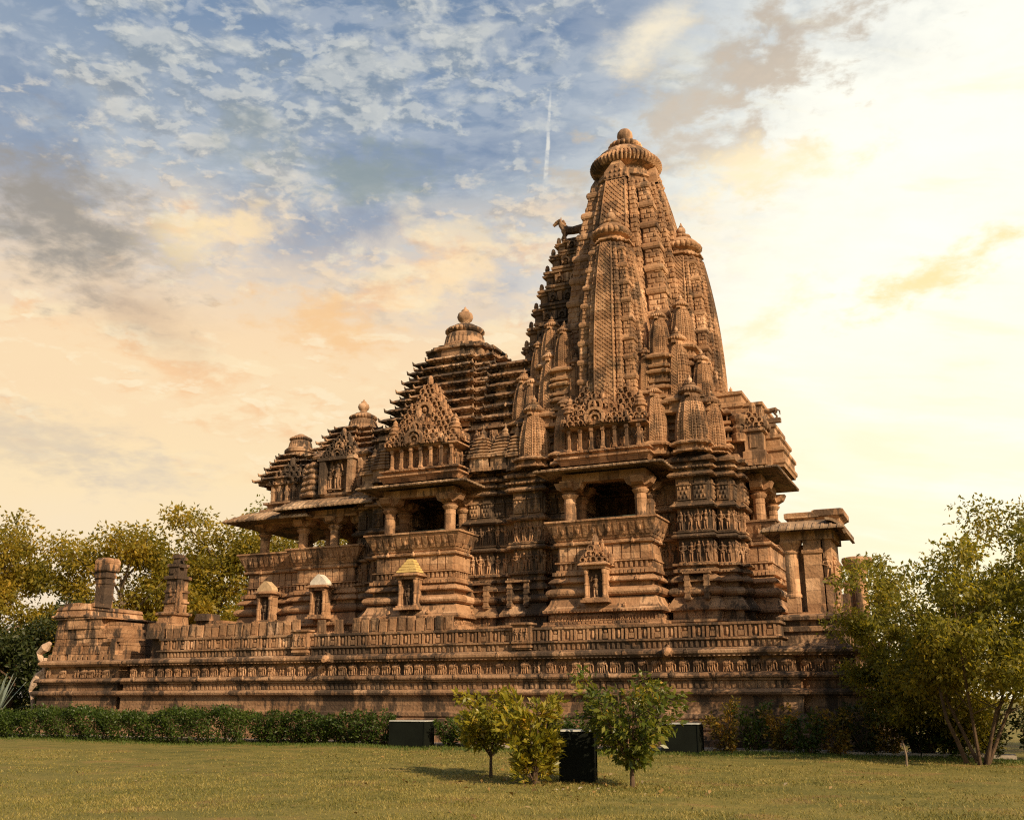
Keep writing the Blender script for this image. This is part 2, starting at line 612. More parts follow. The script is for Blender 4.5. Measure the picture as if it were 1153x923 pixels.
def leaf_mat(name, stops, trans=0.45, rough=0.5, clump=0.5):
    """leaf colour varies leaf by leaf and softly from bough to bough; light passes through"""
    m, T = new_mat(name)
    geo = T.n('ShaderNodeNewGeometry')
    rnd = geo.outputs['Random Per Island']
    nz = T.noise(geo.outputs['Position'], clump, 3, 0.5)
    f = T.m('ADD', T.m('MULTIPLY', rnd, 0.55), T.m('MULTIPLY', T.rng(nz, 0.3, 0.7), 0.45))
    col = T.ramp(f, stops)
    df = T.n('ShaderNodeBsdfPrincipled')
    T.link(col, df.inputs['Base Color'])
    df.inputs['Roughness'].default_value = rough
    df.inputs['Specular IOR Level'].default_value = 0.35
    tr = T.n('ShaderNodeBsdfTranslucent')
    T.link(T.mix(1.0, col, (1.5, 1.35, 0.6, 1), 'MULTIPLY'), tr.inputs[0])
    mx = T.n('ShaderNodeMixShader')
    mx.inputs[0].default_value = trans
    T.link(df.outputs[0], mx.inputs[1])
    T.link(tr.outputs[0], mx.inputs[2])
    out = T.n('ShaderNodeOutputMaterial')
    T.link(mx.outputs[0], out.inputs[0])
    return m


M_SPIRE = stone("spire_sandstone", (1.10, 1.03, 0.98), 0.42, (0.9, 0.9, 0.42), 0.35, 0.40, 1.12, 0.10)
M_WALL = stone("wall_sandstone", (0.99, 0.96, 0.94), 0.72, (0.9, 0.9, 0.34), 0.5, 0.12, 0.95)
M_BALC = stone("balcony_sandstone", (1.06, 0.98, 0.93), 0.45, (0.8, 0.8, 0.40), 0.45, 0.25, 1.12)
M_ROOF = stone("roof_sandstone", (1.0, 0.98, 1.0), 0.85, (0.7, 0.7, 0.30), 0.5, 0.2, 0.98)
M_PED = stone("pediment_sandstone", (1.08, 0.98, 0.92), 0.5, (0.4, 0.4, 0.3), 0.5, 0.35, 1.05)
M_EAVE = stone("eave_slab_stone", (0.95, 1.02, 1.1), 0.45, (0.7, 0.7, 1.0), 0.4, 0.4, 0.95)
M_PLAT = stone("platform_sandstone", (1.0, 0.96, 0.95), 0.72, (1.3, 1.3, 0.45), 0.55, 0.25, 0.92)
M_FRZ = stone("frieze_sandstone", (1.02, 0.95, 0.92), 0.35, (0.6, 0.6, 0.5), 0.4, 0.25, 1.05)
M_BRICK = stone("worn_ashlar", (1.12, 1.04, 0.98), 0.55, (0.8, 0.8, 0.42), 0.5, 0.3, 1.15)
M_RUIN = stone("ruin_ashlar", (1.08, 0.98, 0.92), 0.85, (0.7, 0.7, 0.36), 0.7, 0.2, 0.98)
M_BALL = stone("finial_stone", (1.15, 1.15, 1.2), 0.15, (5, 5, 5), 0.3, 0.6, 1.15)
M_GOLD = plain("ochre_plaster", (0.50, 0.36, 0.14), 0.8)
M_WHITE = plain("pale_plaster", (0.60, 0.56, 0.50), 0.8)
M_TAN = plain("tan_plaster", (0.46, 0.33, 0.20), 0.8)
M_CREAM = stone("cream_stone", (1.5, 1.75, 2.2), 0.1, (5, 5, 5), 0.4, 0.5, 1.15)
M_DARK = plain("niche_shade_stone", (0.075, 0.05, 0.035), 0.9)  # dark tone paints the shade inside the shrine niches
M_IRON = plain("dark_green_sheet_metal", (0.005, 0.007, 0.005), 0.75, 0.05, 8, 0.3, 0.15)
M_LID = plain("galvanised_lid", (0.42, 0.43, 0.42), 0.4, 0.1)
M_BARK = plain("brown_bark", (0.085, 0.055, 0.035), 0.9, 0.6, 14, 0.4)
M_BARKP = plain("grey_bark", (0.16, 0.12, 0.085), 0.9, 0.6, 10, 0.35)
M_GRILLE = plain("painted_iron_grille", (0.10, 0.12, 0.10), 0.6)

# ================================================================ carved motifs (stamped into their band's mesh)
def figure_proto(seed):
    """a standing carved figure, height 1, feet at v=0; axes u (along wall), w (out of wall), v (up)"""
    r = random.Random(seed)
    mb = MB()
    s = r.choice((-1, 1))
    hip = 0.045 * s * r.uniform(0.3, 1.2)
    w = 0.05
    fl, fr = -0.07, 0.07
    mb.tube([(fl, w, 0.02), (fl * 0.9 + hip * 0.5, w + 0.03 * r.random(), 0.25), (hip - 0.055, w, 0.49)], [0.032, 0.048, 0.066], 5)
    mb.tube([(fr + 0.03 * r.uniform(-1, 1), w, 0.02), (fr * 0.9 + hip * 0.5 + 0.02 * s, w + 0.05 * r.random(), 0.25), (hip + 0.055, w, 0.49)], [0.032, 0.048, 0.066], 5)
    mb.tube([(hip, w, 0.44), (hip * 0.9, w, 0.52), (-hip * 0.1, w, 0.61), (-hip * 0.4, w + 0.03, 0.74), (-hip * 0.4, w, 0.80)], [0.10, 0.105, 0.07, 0.105, 0.06], 7)
    hx = -hip * 0.4 + 0.02 * r.uniform(-1, 1)
    mb.blob((hx, w + 0.03, 0.885), (0.062, 0.065, 0.075), 7, 5)
    mb.blob((hx + 0.01 * s, w + 0.0, 0.965), (0.045, 0.045, 0.055), 6, 4)
    for sd in (-1, 1):
        sx = hx + sd * 0.115
        if r.random() < 0.45:
            pts = [(sx, w, 0.775), (sx + sd * 0.09, w + 0.03, 0.70), (sx + sd * 0.05, w + 0.06, 0.86 + 0.08 * r.random())]
        elif r.random() < 0.5:
            pts = [(sx, w, 0.775), (sx + sd * 0.055, w + 0.02, 0.62), (hip + sd * 0.07, w + 0.09, 0.56)]
        else:
            pts = [(sx, w, 0.775), (sx + sd * 0.06, w + 0.02, 0.60), (sx + sd * 0.04, w + 0.04, 0.43)]
        mb.tube(pts, [0.040, 0.032, 0.026], 5)
    mb.box(-0.16, 0.16, -0.02, 0.13, -0.02, 0.02)
    return mb.v, mb.f


def elephant_proto(seed):
    """a carved elephant walking along the band, height about 1, length about 1.2"""
    r = random.Random(seed)
    mb = MB()
    w = 0.12
    mb.tube([(-0.50, w, 0.55), (-0.42, w, 0.60), (-0.15, w, 0.64), (0.12, w, 0.66), (0.30, w, 0.62)], [0.10, 0.24, 0.28, 0.27, 0.16], 8)
    for x, dx in ((-0.40, -0.04), (-0.22, 0.05), (0.08, -0.05), (0.24, 0.05)):
        k = r.uniform(-0.05, 0.05)
        mb.tube([(x, w + 0.02, 0.50), (x + dx + k, w + 0.03, 0.25), (x + dx * 1.2 - k, w + 0.03, 0.0)], [0.13, 0.095, 0.10], 6)
    mb.blob((0.40, w + 0.05, 0.74), (0.17, 0.17, 0.19), 8, 6)
    c = r.uniform(-0.06, 0.12)
    mb.tube([(0.50, w + 0.06, 0.70), (0.60, w + 0.08, 0.46), (0.58, w + 0.08, 0.22), (0.60 + c, w + 0.08, 0.05)], [0.10, 0.075, 0.055, 0.035], 6)
    mb.tube([(0.30, w + 0.19, 0.84), (0.27, w + 0.20, 0.68), (0.30, w + 0.17, 0.54)], [0.03, 0.10, 0.03], 5)
    if r.random() < 0.5:
        mb.tube([(-0.02, w, 0.86), (-0.02, w + 0.02, 1.05)], [0.10, 0.07], 5)
        mb.blob((-0.02, w + 0.03, 1.13), (0.06, 0.06, 0.07), 6, 4)
    return mb.v, mb.f


def rider_proto(seed):
    """small groups of marching figures and a horse, same box as the elephants"""
    r = random.Random(seed)
    mb = MB()
    for k in range(2):
        v, f = figure_proto(seed * 7 + k)
        x0 = -0.28 + 0.5 * k
        mb.add([(x * 1.1 + x0, y + 0.06, z * 0.95) for x, y, z in v], f)
    return mb.v, mb.f


FIGS = [figure_proto(i) for i in range(10)]
ELES = [elephant_proto(i) for i in range(6)]
RIDS = [rider_proto(i) for i in range(4)]


def stamp(mb, proto, p, along, out, h, sx=1.0, sw=1.0):
    """place a motif on a wall: p = foot point, along/out = unit 2D vectors of the wall, h = height"""
    v, f = proto
    ax, ay = along
    ox, oy = out
    mb.add([(p[0] + (u * sx * ax + w * sw * ox) * h, p[1] + (u * sx * ay + w * sw * oy) * h, p[2] + z * h) for u, w, z in v], f)


def edges(plan):
    """(start, unit along, outward normal, length) of each side of a CCW outline"""
    n = len(plan)
    for i in range(n):
        a, b = plan[i], plan[(i + 1) % n]
        L = math.hypot(b[0] - a[0], b[1] - a[1])
        if L > 1e-6:
            t = ((b[0] - a[0]) / L, (b[1] - a[1]) / L)
            yield a, t, (t[1], -t[0]), L


def seen(nrm, a):
    """sides turned to the front or the right, where people can look"""
    return nrm[1] < -0.3 or nrm[0] > 0.3


def wall_box(mb, a, t, nrm, s0, s1, z0, z1, o0, o1):
    """a block on a wall between s0..s1 along it, z0..z1, from o0 to o1 out of it"""
    pts = []
    for z in (z0, z1):
        for s, o in ((s0, o0), (s1, o0), (s1, o1), (s0, o1)):
            pts.append((a[0] + t[0] * s + nrm[0] * o, a[1] + t[1] * s + nrm[1] * o, z))
    mb.add(pts, [(0, 1, 2, 3), (7, 6, 5, 4), (1, 0, 4, 5), (2, 1, 5, 6), (3, 2, 6, 7), (0, 3, 7, 4)])


def row_of_blocks(mb, plan, z0, z1, pitch, fill, o0, o1, flt=seen, jit=0.0):
    for a, t, nr, L in edges(plan):
        if not flt(nr, a):
            continue
        n = max(1, int(round(L / pitch)))
        st = L / n
        for i in range(n):
            if jit and random.random() < jit * 0.12:
                continue
            j = jit * random.uniform(-0.04, 0.04)
            wall_box(mb, a, t, nr, (i + 0.5 - fill / 2) * st, (i + 0.5 + fill / 2) * st, z0, z1 + j, o0, o1 + jit * random.uniform(-0.02, 0.02))


def row_of_figures(mb, plan, z, h, pitch, out=0.0, flt=seen, protos=FIGS, sx=1.0, skip=0.0, minlen=0.25):
    for a, t, nr, L in edges(plan):
        if not flt(nr, a) or L < minlen:
            continue
        n = max(1, int(round(L / pitch)))
        st = L / n
        for i in range(n):
            if random.random() < skip:
                continue
            s = (i + 0.5) * st + random.uniform(-0.06, 0.06) * st
            stamp(mb, random.choice(protos), (a[0] + t[0] * s + nr[0] * out, a[1] + t[1] * s + nr[1] * out, z), t if random.random() < 0.8 else (t[0], t[1]), nr, h * random.uniform(0.92, 1.0), sx)


def arch(mb, c, along, out, r, thick, depth, seg=9, knob=True):
    """horseshoe arch motif (gavaksha) standing on a face: c = base centre"""
    pts = []
    for k in range(seg + 1):
        a = math.radians(-35 + 250 * k / seg)
        pts.append((math.cos(a), math.sin(a)))
    ring_in, ring_out = r - thick, r

    def P(x, z, o):
        return (c[0] + along[0] * x + out[0] * o, c[1] + along[1] * x + out[1] * o, c[2] + z + r * 0.55)
    v, f = [], []
    for (x, z) in pts:
        v += [P(x * ring_in, z * ring_in, 0), P(x * ring_out, z * ring_out, 0), P(x * ring_out, z * ring_out, depth), P(x * ring_in, z * ring_in, depth)]
    for k in range(len(pts) - 1):
        a, b = 4 * k, 4 * k + 4
        for i in range(1, 4):
            j = (i + 1) % 4
            f.append((a + i, a + j, b + j, b + i))
    f += [(3, 2, 1, 0), tuple(len(v) - 4 + i for i in range(4))]
    mb.add(v, f)
    if knob:
        cc = P(0, r * 0.1, depth * 0.3)
        mb.blob(cc, (r * 0.3, r * 0.3, r * 0.35), 6, 4)
    tip = P(0, r * 1.25, depth * 0.5)
    mb.blob(tip, (r * 0.16, r * 0.16, r * 0.4), 5, 4)


def pediment(mb, cx, y, z0, w, h, rows, depth, along=(1, 0), out=(0, -1)):
    """tiered net of interlaced arches narrowing to a point, each tier a little further back"""
    def P(s, o, z):
        return (cx + along[0] * s + out[0] * o, y + along[1] * s + out[1] * o, z)
    for k in range(rows):
        t = k / rows
        hw = w / 2 * (1 - t) ** 1.12 + 0.12
        zz = z0 + h * t
        dz = h / rows
        o1 = depth * (1 - t)
        v = [P(s, o, z) for z, hh in ((zz, hw), (zz + dz, max(0.08, w / 2 * (1 - t - 1 / rows) ** 1.12 + 0.05 if t + 1 / rows < 1 else 0.08))) for s, o in ((-hh, -1.3), (hh, -1.3), (hh, o1), (-hh, o1))]
        mb.add(v, [(0, 1, 5, 4), (1, 2, 6, 5), (2, 3, 7, 6), (3, 0, 4, 7), (4, 5, 6, 7)])
        n = max(1, int(round(2 * hw / (dz * 1.05))))
        for i in range(n):
            s = -hw + (i + 0.5) * 2 * hw / n
            rr = dz * random.uniform(0.46, 0.70)
            c = P(s + random.uniform(-.04, .04), o1 - 0.01 + random.uniform(-.03, .05), zz + random.uniform(-.05, .05) * dz)
            if random.random() < 0.06:
                continue
            if k < rows * 0.4 and abs(s) < w * 0.16 and rows >= 6:
                continue
            arch(mb, c, along, out, rr, rr * 0.34, 0.10 + 0.06 * random.random(), 8, random.random() < 0.8)
            if i < n - 1 and random.random() < 0.9:
                c2 = P(s + hw / n, o1 + 0.02, zz - dz * 0.15)
                arch(mb, c2, along, out, rr * 0.55, rr * 0.2, 0.10, 6, False)
        for sd in (-1, 1):     # flame knobs on the slope
            c = P(sd * (hw + random.uniform(-.04, .10)), o1 - 0.1, zz + dz * 0.45)
            mb.blob(c, (0.09 * random.uniform(.7, 1.4), 0.09, 0.17 * random.uniform(.6, 1.5)), 6, 4)
            c = P(sd * (hw + 0.02), o1 - 0.45, zz + dz * 0.35)
            mb.blob(c, (0.08, 0.08, 0.14), 5, 4)
    if rows >= 6:
        ra = w * 0.17
        arch(mb, P(0, depth * 0.95, z0 + 0.02 * h), along, out, ra, ra * 0.28, 0.16, 12, False)
        arch(mb, P(0, depth * 0.85, z0 + 0.04 * h), along, out, ra * 0.62, ra * 0.2, 0.16, 10, True)
        arch(mb, P(0, depth * 0.70, z0 + 0.44 * h), along, out, ra * 0.7, ra * 0.24, 0.14, 10, True)
    mb.blob(P(0, 0.0, z0 + h + 0.12), (0.14, 0.14, 0.28), 8, 5)


# ================================================================ towers
UNIT = stepped_plan(0, 0, 0.78, 0.78, ((0.36, 0.22), (0.42, 0.04), (0.60, 0.13), (0.67, -0.06)))


def spire_body(hw0, hw1, H, power, cell, bands=0, unit=UNIT, z_off=0.0):
    """curved tower on a stepped plan; every face carries a net of small raised lozenges in staggered courses"""
    mb = MB()
    hw = lambda z: hw1 + (hw0 - hw1) * (1 - max(0.0, min(1.0, z / H)) ** power)
    rows = max(6, int(round(H / cell)))
    rings = []
    for j in range(rows + 1):
        z = H * j / rows
        s = hw(z)
        rings.append([(x * s, y * s, z + z_off) for x, y in unit])
    mb.loft(rings, True, False)
    n = len(unit)
    for e in range(n):
        p0, p1 = unit[e], unit[(e + 1) % n]
        L = math.hypot(p1[0] - p0[0], p1[1] - p0[1])
        if L < 0.10:
            continue
        t = ((p1[0] - p0[0]) / L, (p1[1] - p0[1]) / L)
        nr = (t[1], -t[0])
        cols = max(1, int(round(L * (hw0 + hw1) / 2 / cell)))
        if L > 0.26:
            # broad bands: diagonal net of flat-topped lozenges
            cols = max(2, cols)
            vr = max(6, int(round(H / (cell * 0.50))))
            for j in range(vr):
                zc = H * (j + 0.5) / vr
                hh = H / vr * 0.90
                sh = 0.5 if j % 2 else 0.0
                for i in range(cols + (1 if sh else 0)):
                    uc = (i + 0.5 - sh) / cols
                    du = 0.46 / cols
                    d = cell * random.choice((0.22, 0.22, 0.26, 0.12))

                    def P(u, z, o):
                        u = min(max(u, 0.01), 0.99)
                        z = min(max(z, 0.0), H)
                        s_ = hw(z)
                        return ((p0[0] + (p1[0] - p0[0]) * u) * s_ + nr[0] * o, (p0[1] + (p1[1] - p0[1]) * u) * s_ + nr[1] * o, z + z_off)
                    k = 0.58
                    q = [P(uc - du, zc, 0), P(uc, zc - hh, 0), P(uc + du, zc, 0), P(uc, zc + hh, 0),
                         P(uc - du * k, zc, d), P(uc, zc - hh * k, d), P(uc + du * k, zc, d), P(uc, zc + hh * k, d)]
                    mb.add(q, [(0, 1, 5, 4), (1, 2, 6, 5), (2, 3, 7, 6), (3, 0, 4, 7), (4, 5, 6, 7)])
            # fillets that bound the band
            for u0, u1 in ((0.0, 0.045), (0.955, 1.0)):
                ring = []
                for jj in range(13):
                    z = H * jj / 12
                    s_ = hw(z)
                    a_ = [((p0[0] + (p1[0] - p0[0]) * u) * s_, (p0[1] + (p1[1] - p0[1]) * u) * s_) for u in (u0, u1)]
                    o = cell * 0.28
                    ring.append([(a_[0][0], a_[0][1], z + z_off), (a_[0][0] + nr[0] * o, a_[0][1] + nr[1] * o, z + z_off), (a_[1][0] + nr[0] * o, a_[1][1] + nr[1] * o, z + z_off), (a_[1][0], a_[1][1], z + z_off)])
                mb.loft(ring, True, True)
            continue
        for j in range(rows):
            za, zb = H * (j + 0.07) / rows, H * (j + 0.93) / rows
            sa, sb = hw(za), hw(zb)
            sh = 0.5 if j % 2 else 0.0
            for i in range(cols + (1 if sh else 0)):
                u0 = (i - sh + 0.09) / cols
                u1 = (i - sh + 0.91) / cols
                u0, u1 = max(u0, 0.02), min(u1, 0.98)
                if u1 - u0 < 0.2 / cols:
                    continue
                d = cell * (0.16, 0.20, 0.10)[(i * 2 + j) % 3]
                q = []
                for (zz, ss) in ((za, sa), (zb, sb)):
                    for u in (u0, u1):
                        q.append(((p0[0] + (p1[0] - p0[0]) * u) * ss, (p0[1] + (p1[1] - p0[1]) * u) * ss, zz + z_off))
                um = (u0 + u1) / 2
                du = (u1 - u0) * 0.40
                zm = (za + zb) / 2
                dzz = (zb - za) * 0.36
                for zz in (zm - dzz, zm + dzz):
                    ss = hw(zz)
                    for u in (um - du, um + du):
                        q.append(((p0[0] + (p1[0] - p0[0]) * u) * ss + nr[0] * d, (p0[1] + (p1[1] - p0[1]) * u) * ss + nr[1] * d, zz + z_off))
                mb.add(q, [(0, 1, 5, 4), (1, 3, 7, 5), (3, 2, 6, 7), (2, 0, 4, 6), (4, 5, 7, 6)])
    if bands:
        # ribbed cushions in storeys up the four corners
        for b in range(bands):
            zc = H * (b + 0.62) / bands
            for e in range(n):
                c = unit[e]
                if abs(abs(c[0]) - 0.78) > 1e-3 or abs(abs(c[1]) - 0.78) > 1e-3:
                    continue
                a, d2 = unit[e - 1], unit[(e + 1) % n]
                rings = []
                th = cell * 0.75
                for o, z in ((0.0, -th), (0.30 * cell, -th * 0.8), (0.46 * cell, -th * 0.3), (0.46 * cell, th * 0.3), (0.30 * cell, th * 0.75), (0.0, th)):
                    s = hw(zc + z)
                    l = offset([(a[0] * s, a[1] * s), (c[0] * s, c[1] * s), (d2[0] * s, d2[1] * s), (0, 0)], o)
                    rings.append([(x, y, zc + z + z_off) for x, y in l[:3]])
                for k in range(len(rings) - 1):
                    A, B = rings[k], rings[k + 1]
                    mb.add(A + B, [(0, 1, 4, 3), (1, 2, 5, 4)])
                # plain string under each cushion
    return mb


def amalaka(mb, z, r, ribs=36, flat=0.52, n=None):
    n = n or ribs * 4
    prof = [(r * 0.72, -flat * 0.5 * r), (r * 0.90, -flat * 0.40 * r), (r * 0.985, -flat * 0.16 * r), (r, 0.0), (r * 0.97, flat * 0.18 * r), (r * 0.87, flat * 0.40 * r), (r * 0.70, flat * 0.5 * r)]
    mb.lathe(0, 0, [(r * 0.68, z - flat * 0.5 * r)] + [(a, z + b) for a, b in prof] + [(r * 0.60, z + flat * 0.5 * r)], n, ribs, 0.10, (z - flat * 0.45 * r, z + flat * 0.45 * r))


def finial_mesh(r, kind='full'):
    """ribbed disc, dome, second disc and pot, base at z=0, disc radius r"""
    d = MB()
    d.lathe(0, 0, [(r * 0.78, -0.1 * r), (r * 0.80, 0.10 * r), (r * 0.70, 0.16 * r), (r * 0.70, 0.26 * r), (r * 0.80, 0.30 * r), (r * 0.66, 0.36 * r)], 28)
    amalaka(d, 0.50 * r, r * 1.04, 52 if r > 1 else 22, 0.40)
    d.lathe(0, 0, [(r * 0.84, 0.70 * r), (r * 0.80, 0.80 * r), (r * 0.62, 0.96 * r), (r * 0.50, 1.04 * r), (r * 0.36, 1.10 * r)], 28)
    amalaka(d, 1.18 * r, 0.50 * r, 20 if r > 1 else 10, 0.42)
    p = MB()
    p.lathe(0, 0, [(0.20 * r, 1.24 * r), (0.14 * r, 1.32 * r), (0.16 * r, 1.38 * r), (0.215 * r, 1.47 * r), (0.23 * r, 1.56 * r), (0.215 * r, 1.66 * r), (0.15 * r, 1.75 * r), (0.06 * r, 1.79 * r)] + ([(0.10 * r, 1.83 * r), (0.06 * r, 1.92 * r), (0.02 * r, 2.04 * r)] if kind == 'full' else []), 18)
    return d, p


def bell_mesh(r):
    """bell roof top of a hall: flared bell, ribbed discs and pot; r = bell rim radius, base at z=0"""
    d = MB()
    d.lathe(0, 0, [(r * 1.0, 0.0), (r * 1.0, 0.10 * r), (r * 0.92, 0.17 * r), (r * 0.84, 0.24 * r), (r * 0.80, 0.45 * r), (r * 0.76, 0.62 * r), (r * 0.66, 0.72 * r), (r * 0.60, 0.76 * r)], 60, 30, 0.05, (0.2 * r, 0.6 * r))
    amalaka(d, 0.86 * r, 0.80 * r, 26, 0.34)
    d.lathe(0, 0, [(r * 0.55, 1.0 * r), (r * 0.46, 1.10 * r), (r * 0.26, 1.18 * r), (r * 0.20, 1.24 * r)], 28)
    p = MB()
    p.lathe(0, 0, [(0.16 * r, 1.20 * r), (0.14 * r, 1.26 * r), (0.27 * r, 1.36 * r), (0.325 * r, 1.50 * r), (0.28 * r, 1.65 * r), (0.14 * r, 1.75 * r), (0.16 * r, 1.79 * r), (0.07 * r, 1.86 * r), (0.02 * r, 1.96 * r)], 20)
    return d, p


def lathe_column(mb, x, y, z0, z1, r, n=8):
    H = z1 - z0
    mb.box(x - r * 1.5, x + r * 1.5, y - r * 1.5, y + r * 1.5, z0, z0 + 0.10)
    prof = [(r * 1.3, 0.10), (r * 1.3, 0.18), (r * 1.08, 0.22), (r * 1.12, 0.26), (r, 0.30), (r, H * 0.60), (r * 1.05, H * 0.605), (r * 1.05, H * 0.63), (r, H * 0.635), (r, H * 0.70), (r * 1.12, H * 0.71), (r * 1.40, H * 0.755), (r * 1.46, H * 0.775), (r * 1.15, H * 0.79), (r * 1.2, H * 0.81), (r * 1.5, H * 0.83)]
    mb.lathe(x, y, [(a, b) for a, b in prof], 16, 8, 0.05, (0.2, H * 0.70), z0)
    # four-armed bracket capital
    z = z0 + H * 0.83
    for dx, dy in ((1, 0), (-1, 0), (0, 1), (0, -1)):
        k = r * 1.05
        pts = []
        for (o, zz) in ((0.0, 0.0), (r * 1.3, 0.03), (r * 2.1, 0.12), (r * 2.6, H * 0.17)):
            pts.append((o, zz))
        px, py = (-dy, dx)
        v = []
        for o, zz in pts:
            for s in (-k, k):
                v.append((x + dx * o + px * s, y + dy * o + py * s, z + zz))
        for o in (pts[-1][0], 0.0):
            for s in (-k, k):
                v.append((x + dx * o + px * s, y + dy * o + py * s, z + H * 0.17))
        f = [(0, 2, 3, 1), (2, 4, 5, 3), (4, 6, 7, 5), (6, 8, 9, 7), (8, 10, 11, 9), (10, 8, 6, 4, 2, 0), (1, 3, 5, 7, 9, 11)]
        mb.add(v, f)


# ================================================================ balcony profile shared by every projecting bay
BAY = [(.55, 2.9), (.55, 4.14), (.50, 4.18), (.50, 4.27), (.28, 4.29), (.28, 4.58), (.50, 4.60), (.52, 4.68), (.46, 4.72), (.32, 4.93), (.25, 5.12), (.18, 5.16),
       (.30, 5.18), (.38, 5.23), (.42, 5.31), (.41, 5.38), (.36, 5.45), (.26, 5.50), (.10, 5.52), (.10, 5.68), (.32, 5.70), (.34, 5.74), (.26, 5.84), (.12, 5.93), (.10, 5.97),
       (.22, 5.99), (.22, 6.12), (.10, 6.14), (.10, 6.20), (.02, 6.21), (.02, 6.43), (.14, 6.45), (.14, 6.50), (.0, 6.52), (.0, 7.08), (.10, 7.10), (.17, 7.14), (.17, 7.22), (.08, 7.24), (.08, 7.30)]
SEAT = [(.08, 7.30), (.12, 7.31), (.40, 7.95), (.45, 7.97), (.45, 8.04), (.36, 8.05), (.05, 7.55)]


def bay_ornament(mb, plan, flt):
    row_of_blocks(mb, plan, 6.53, 7.07, 0.36, 0.86, -0.01, 0.055, flt, 0.15)
    row_of_blocks(mb, plan, 6.22, 6.44, 0.20, 0.45, 0.0, 0.10, flt)
    row_of_blocks(mb, plan, 5.99, 6.11, 0.16, 0.6, 0.2, 0.245, flt, 0.4)
    row_of_blocks(mb, plan, 4.18, 4.27, 0.17, 0.6, 0.48, 0.53, flt, 0.4)
    row_of_blocks(mb, plan, 4.60, 4.66, 0.14, 0.5, 0.50, 0.545, flt, 0.4)
    # little gable knobs on the sloped mouldings
    for a, t, nr, L in edges(plan):
        if not flt(nr, a):
            continue
        for z, o, pitch in ((5.76, .31, 0.8), (4.80, .42, 1.5), (7.16, .17, 1.1)):
            n = max(1, int(L / pitch))
            for i in range(n):
                s = (i + 0.5) * L / n
                p = (a[0] + t[0] * s + nr[0] * o, a[1] + t[1] * s + nr[1] * o, z)
                mb.blob(p, (0.09, 0.09, 0.075), 6, 4)
                mb.blob((p[0], p[1], p[2] + 0.08), (0.045, 0.045, 0.06), 5, 4)


def seat_ornament(mb, plan, flt):
    """raised tablets on the sloping seat-back"""
    for a, t, nr, L in edges(plan):
        if not flt(nr, a):
            continue
        n = max(1, int(round((L + 0.4) / 0.30)))
        for i in range(n):
            s0 = -0.2 + (i + 0.16) * (L + 0.4) / n
            s1 = -0.2 + (i + 0.84) * (L + 0.4) / n
            v = []
            for z, o in ((7.42, .155), (7.86, .355)):
                for s in (s0, s1):
                    for oo in (o, o + 0.045):
                        v.append((a[0] + t[0] * s + nr[0] * oo, a[1] + t[1] * s + nr[1] * oo, z))
            mb.add(v, [(1, 3, 7, 5), (0, 4, 6, 2), (0, 1, 5, 4), (2, 6, 7, 3), (4, 5, 7, 6), (0, 2, 3, 1)])
            if i % 2:
                sm = (s0 + s1) / 2
                p = (a[0] + t[0] * sm + nr[0] * 0.30, a[1] + t[1] * sm + nr[1] * 0.30, 7.64)
                mb.blob(p, (0.06, 0.06, 0.14), 6, 4)


def eave(mb, plan, z, reach, drop=0.12, thick=0.08, back=0.5, flt=None):
    """sloping stone awning round a plan, with a ribbed edge"""
    mb.mould(plan, [(-back, z - 0.10), (reach * 0.25, z - 0.06), (reach - 0.03, z - drop - thick), (reach, z - drop - thick + 0.01), (reach, z - drop), (reach * 0.3, z + 0.02), (0.0, z + 0.12), (-back, z + 0.14)], True, True)
    for a, t, nr, L in edges(plan):
        if flt and not flt(nr, a):
            continue
        n = max(2, int(round((L + 2 * reach) / 0.26)))
        for i in range(n):
            s = -reach + (i + 0.5) * (L + 2 * reach) / n
            lo = max(0.0, -s, s - L)      # mitre at the corners
            o0, o1 = max(reach * 0.35, lo), reach + 0.025
            if o1 - o0 < 0.05:
                continue
            zz = lambda o: z - drop + (drop + 0.02) * (reach - o) / (reach * 0.7)
            v = []
            for o in (o0, o1):
                for ss, dz in ((-0.065, -0.05), (0.065, -0.05), (0.04, 0.035), (-0.04, 0.035)):
                    v.append((a[0] + t[0] * (s + ss) + nr[0] * o, a[1] + t[1] * (s + ss) + nr[1] * o, zz(o) + dz))
            mb.add(v, [(0, 1, 5, 4), (1, 2, 6, 5), (2, 3, 7, 6), (3, 0, 4, 7), (4, 5, 6, 7), (3, 2, 1, 0)])


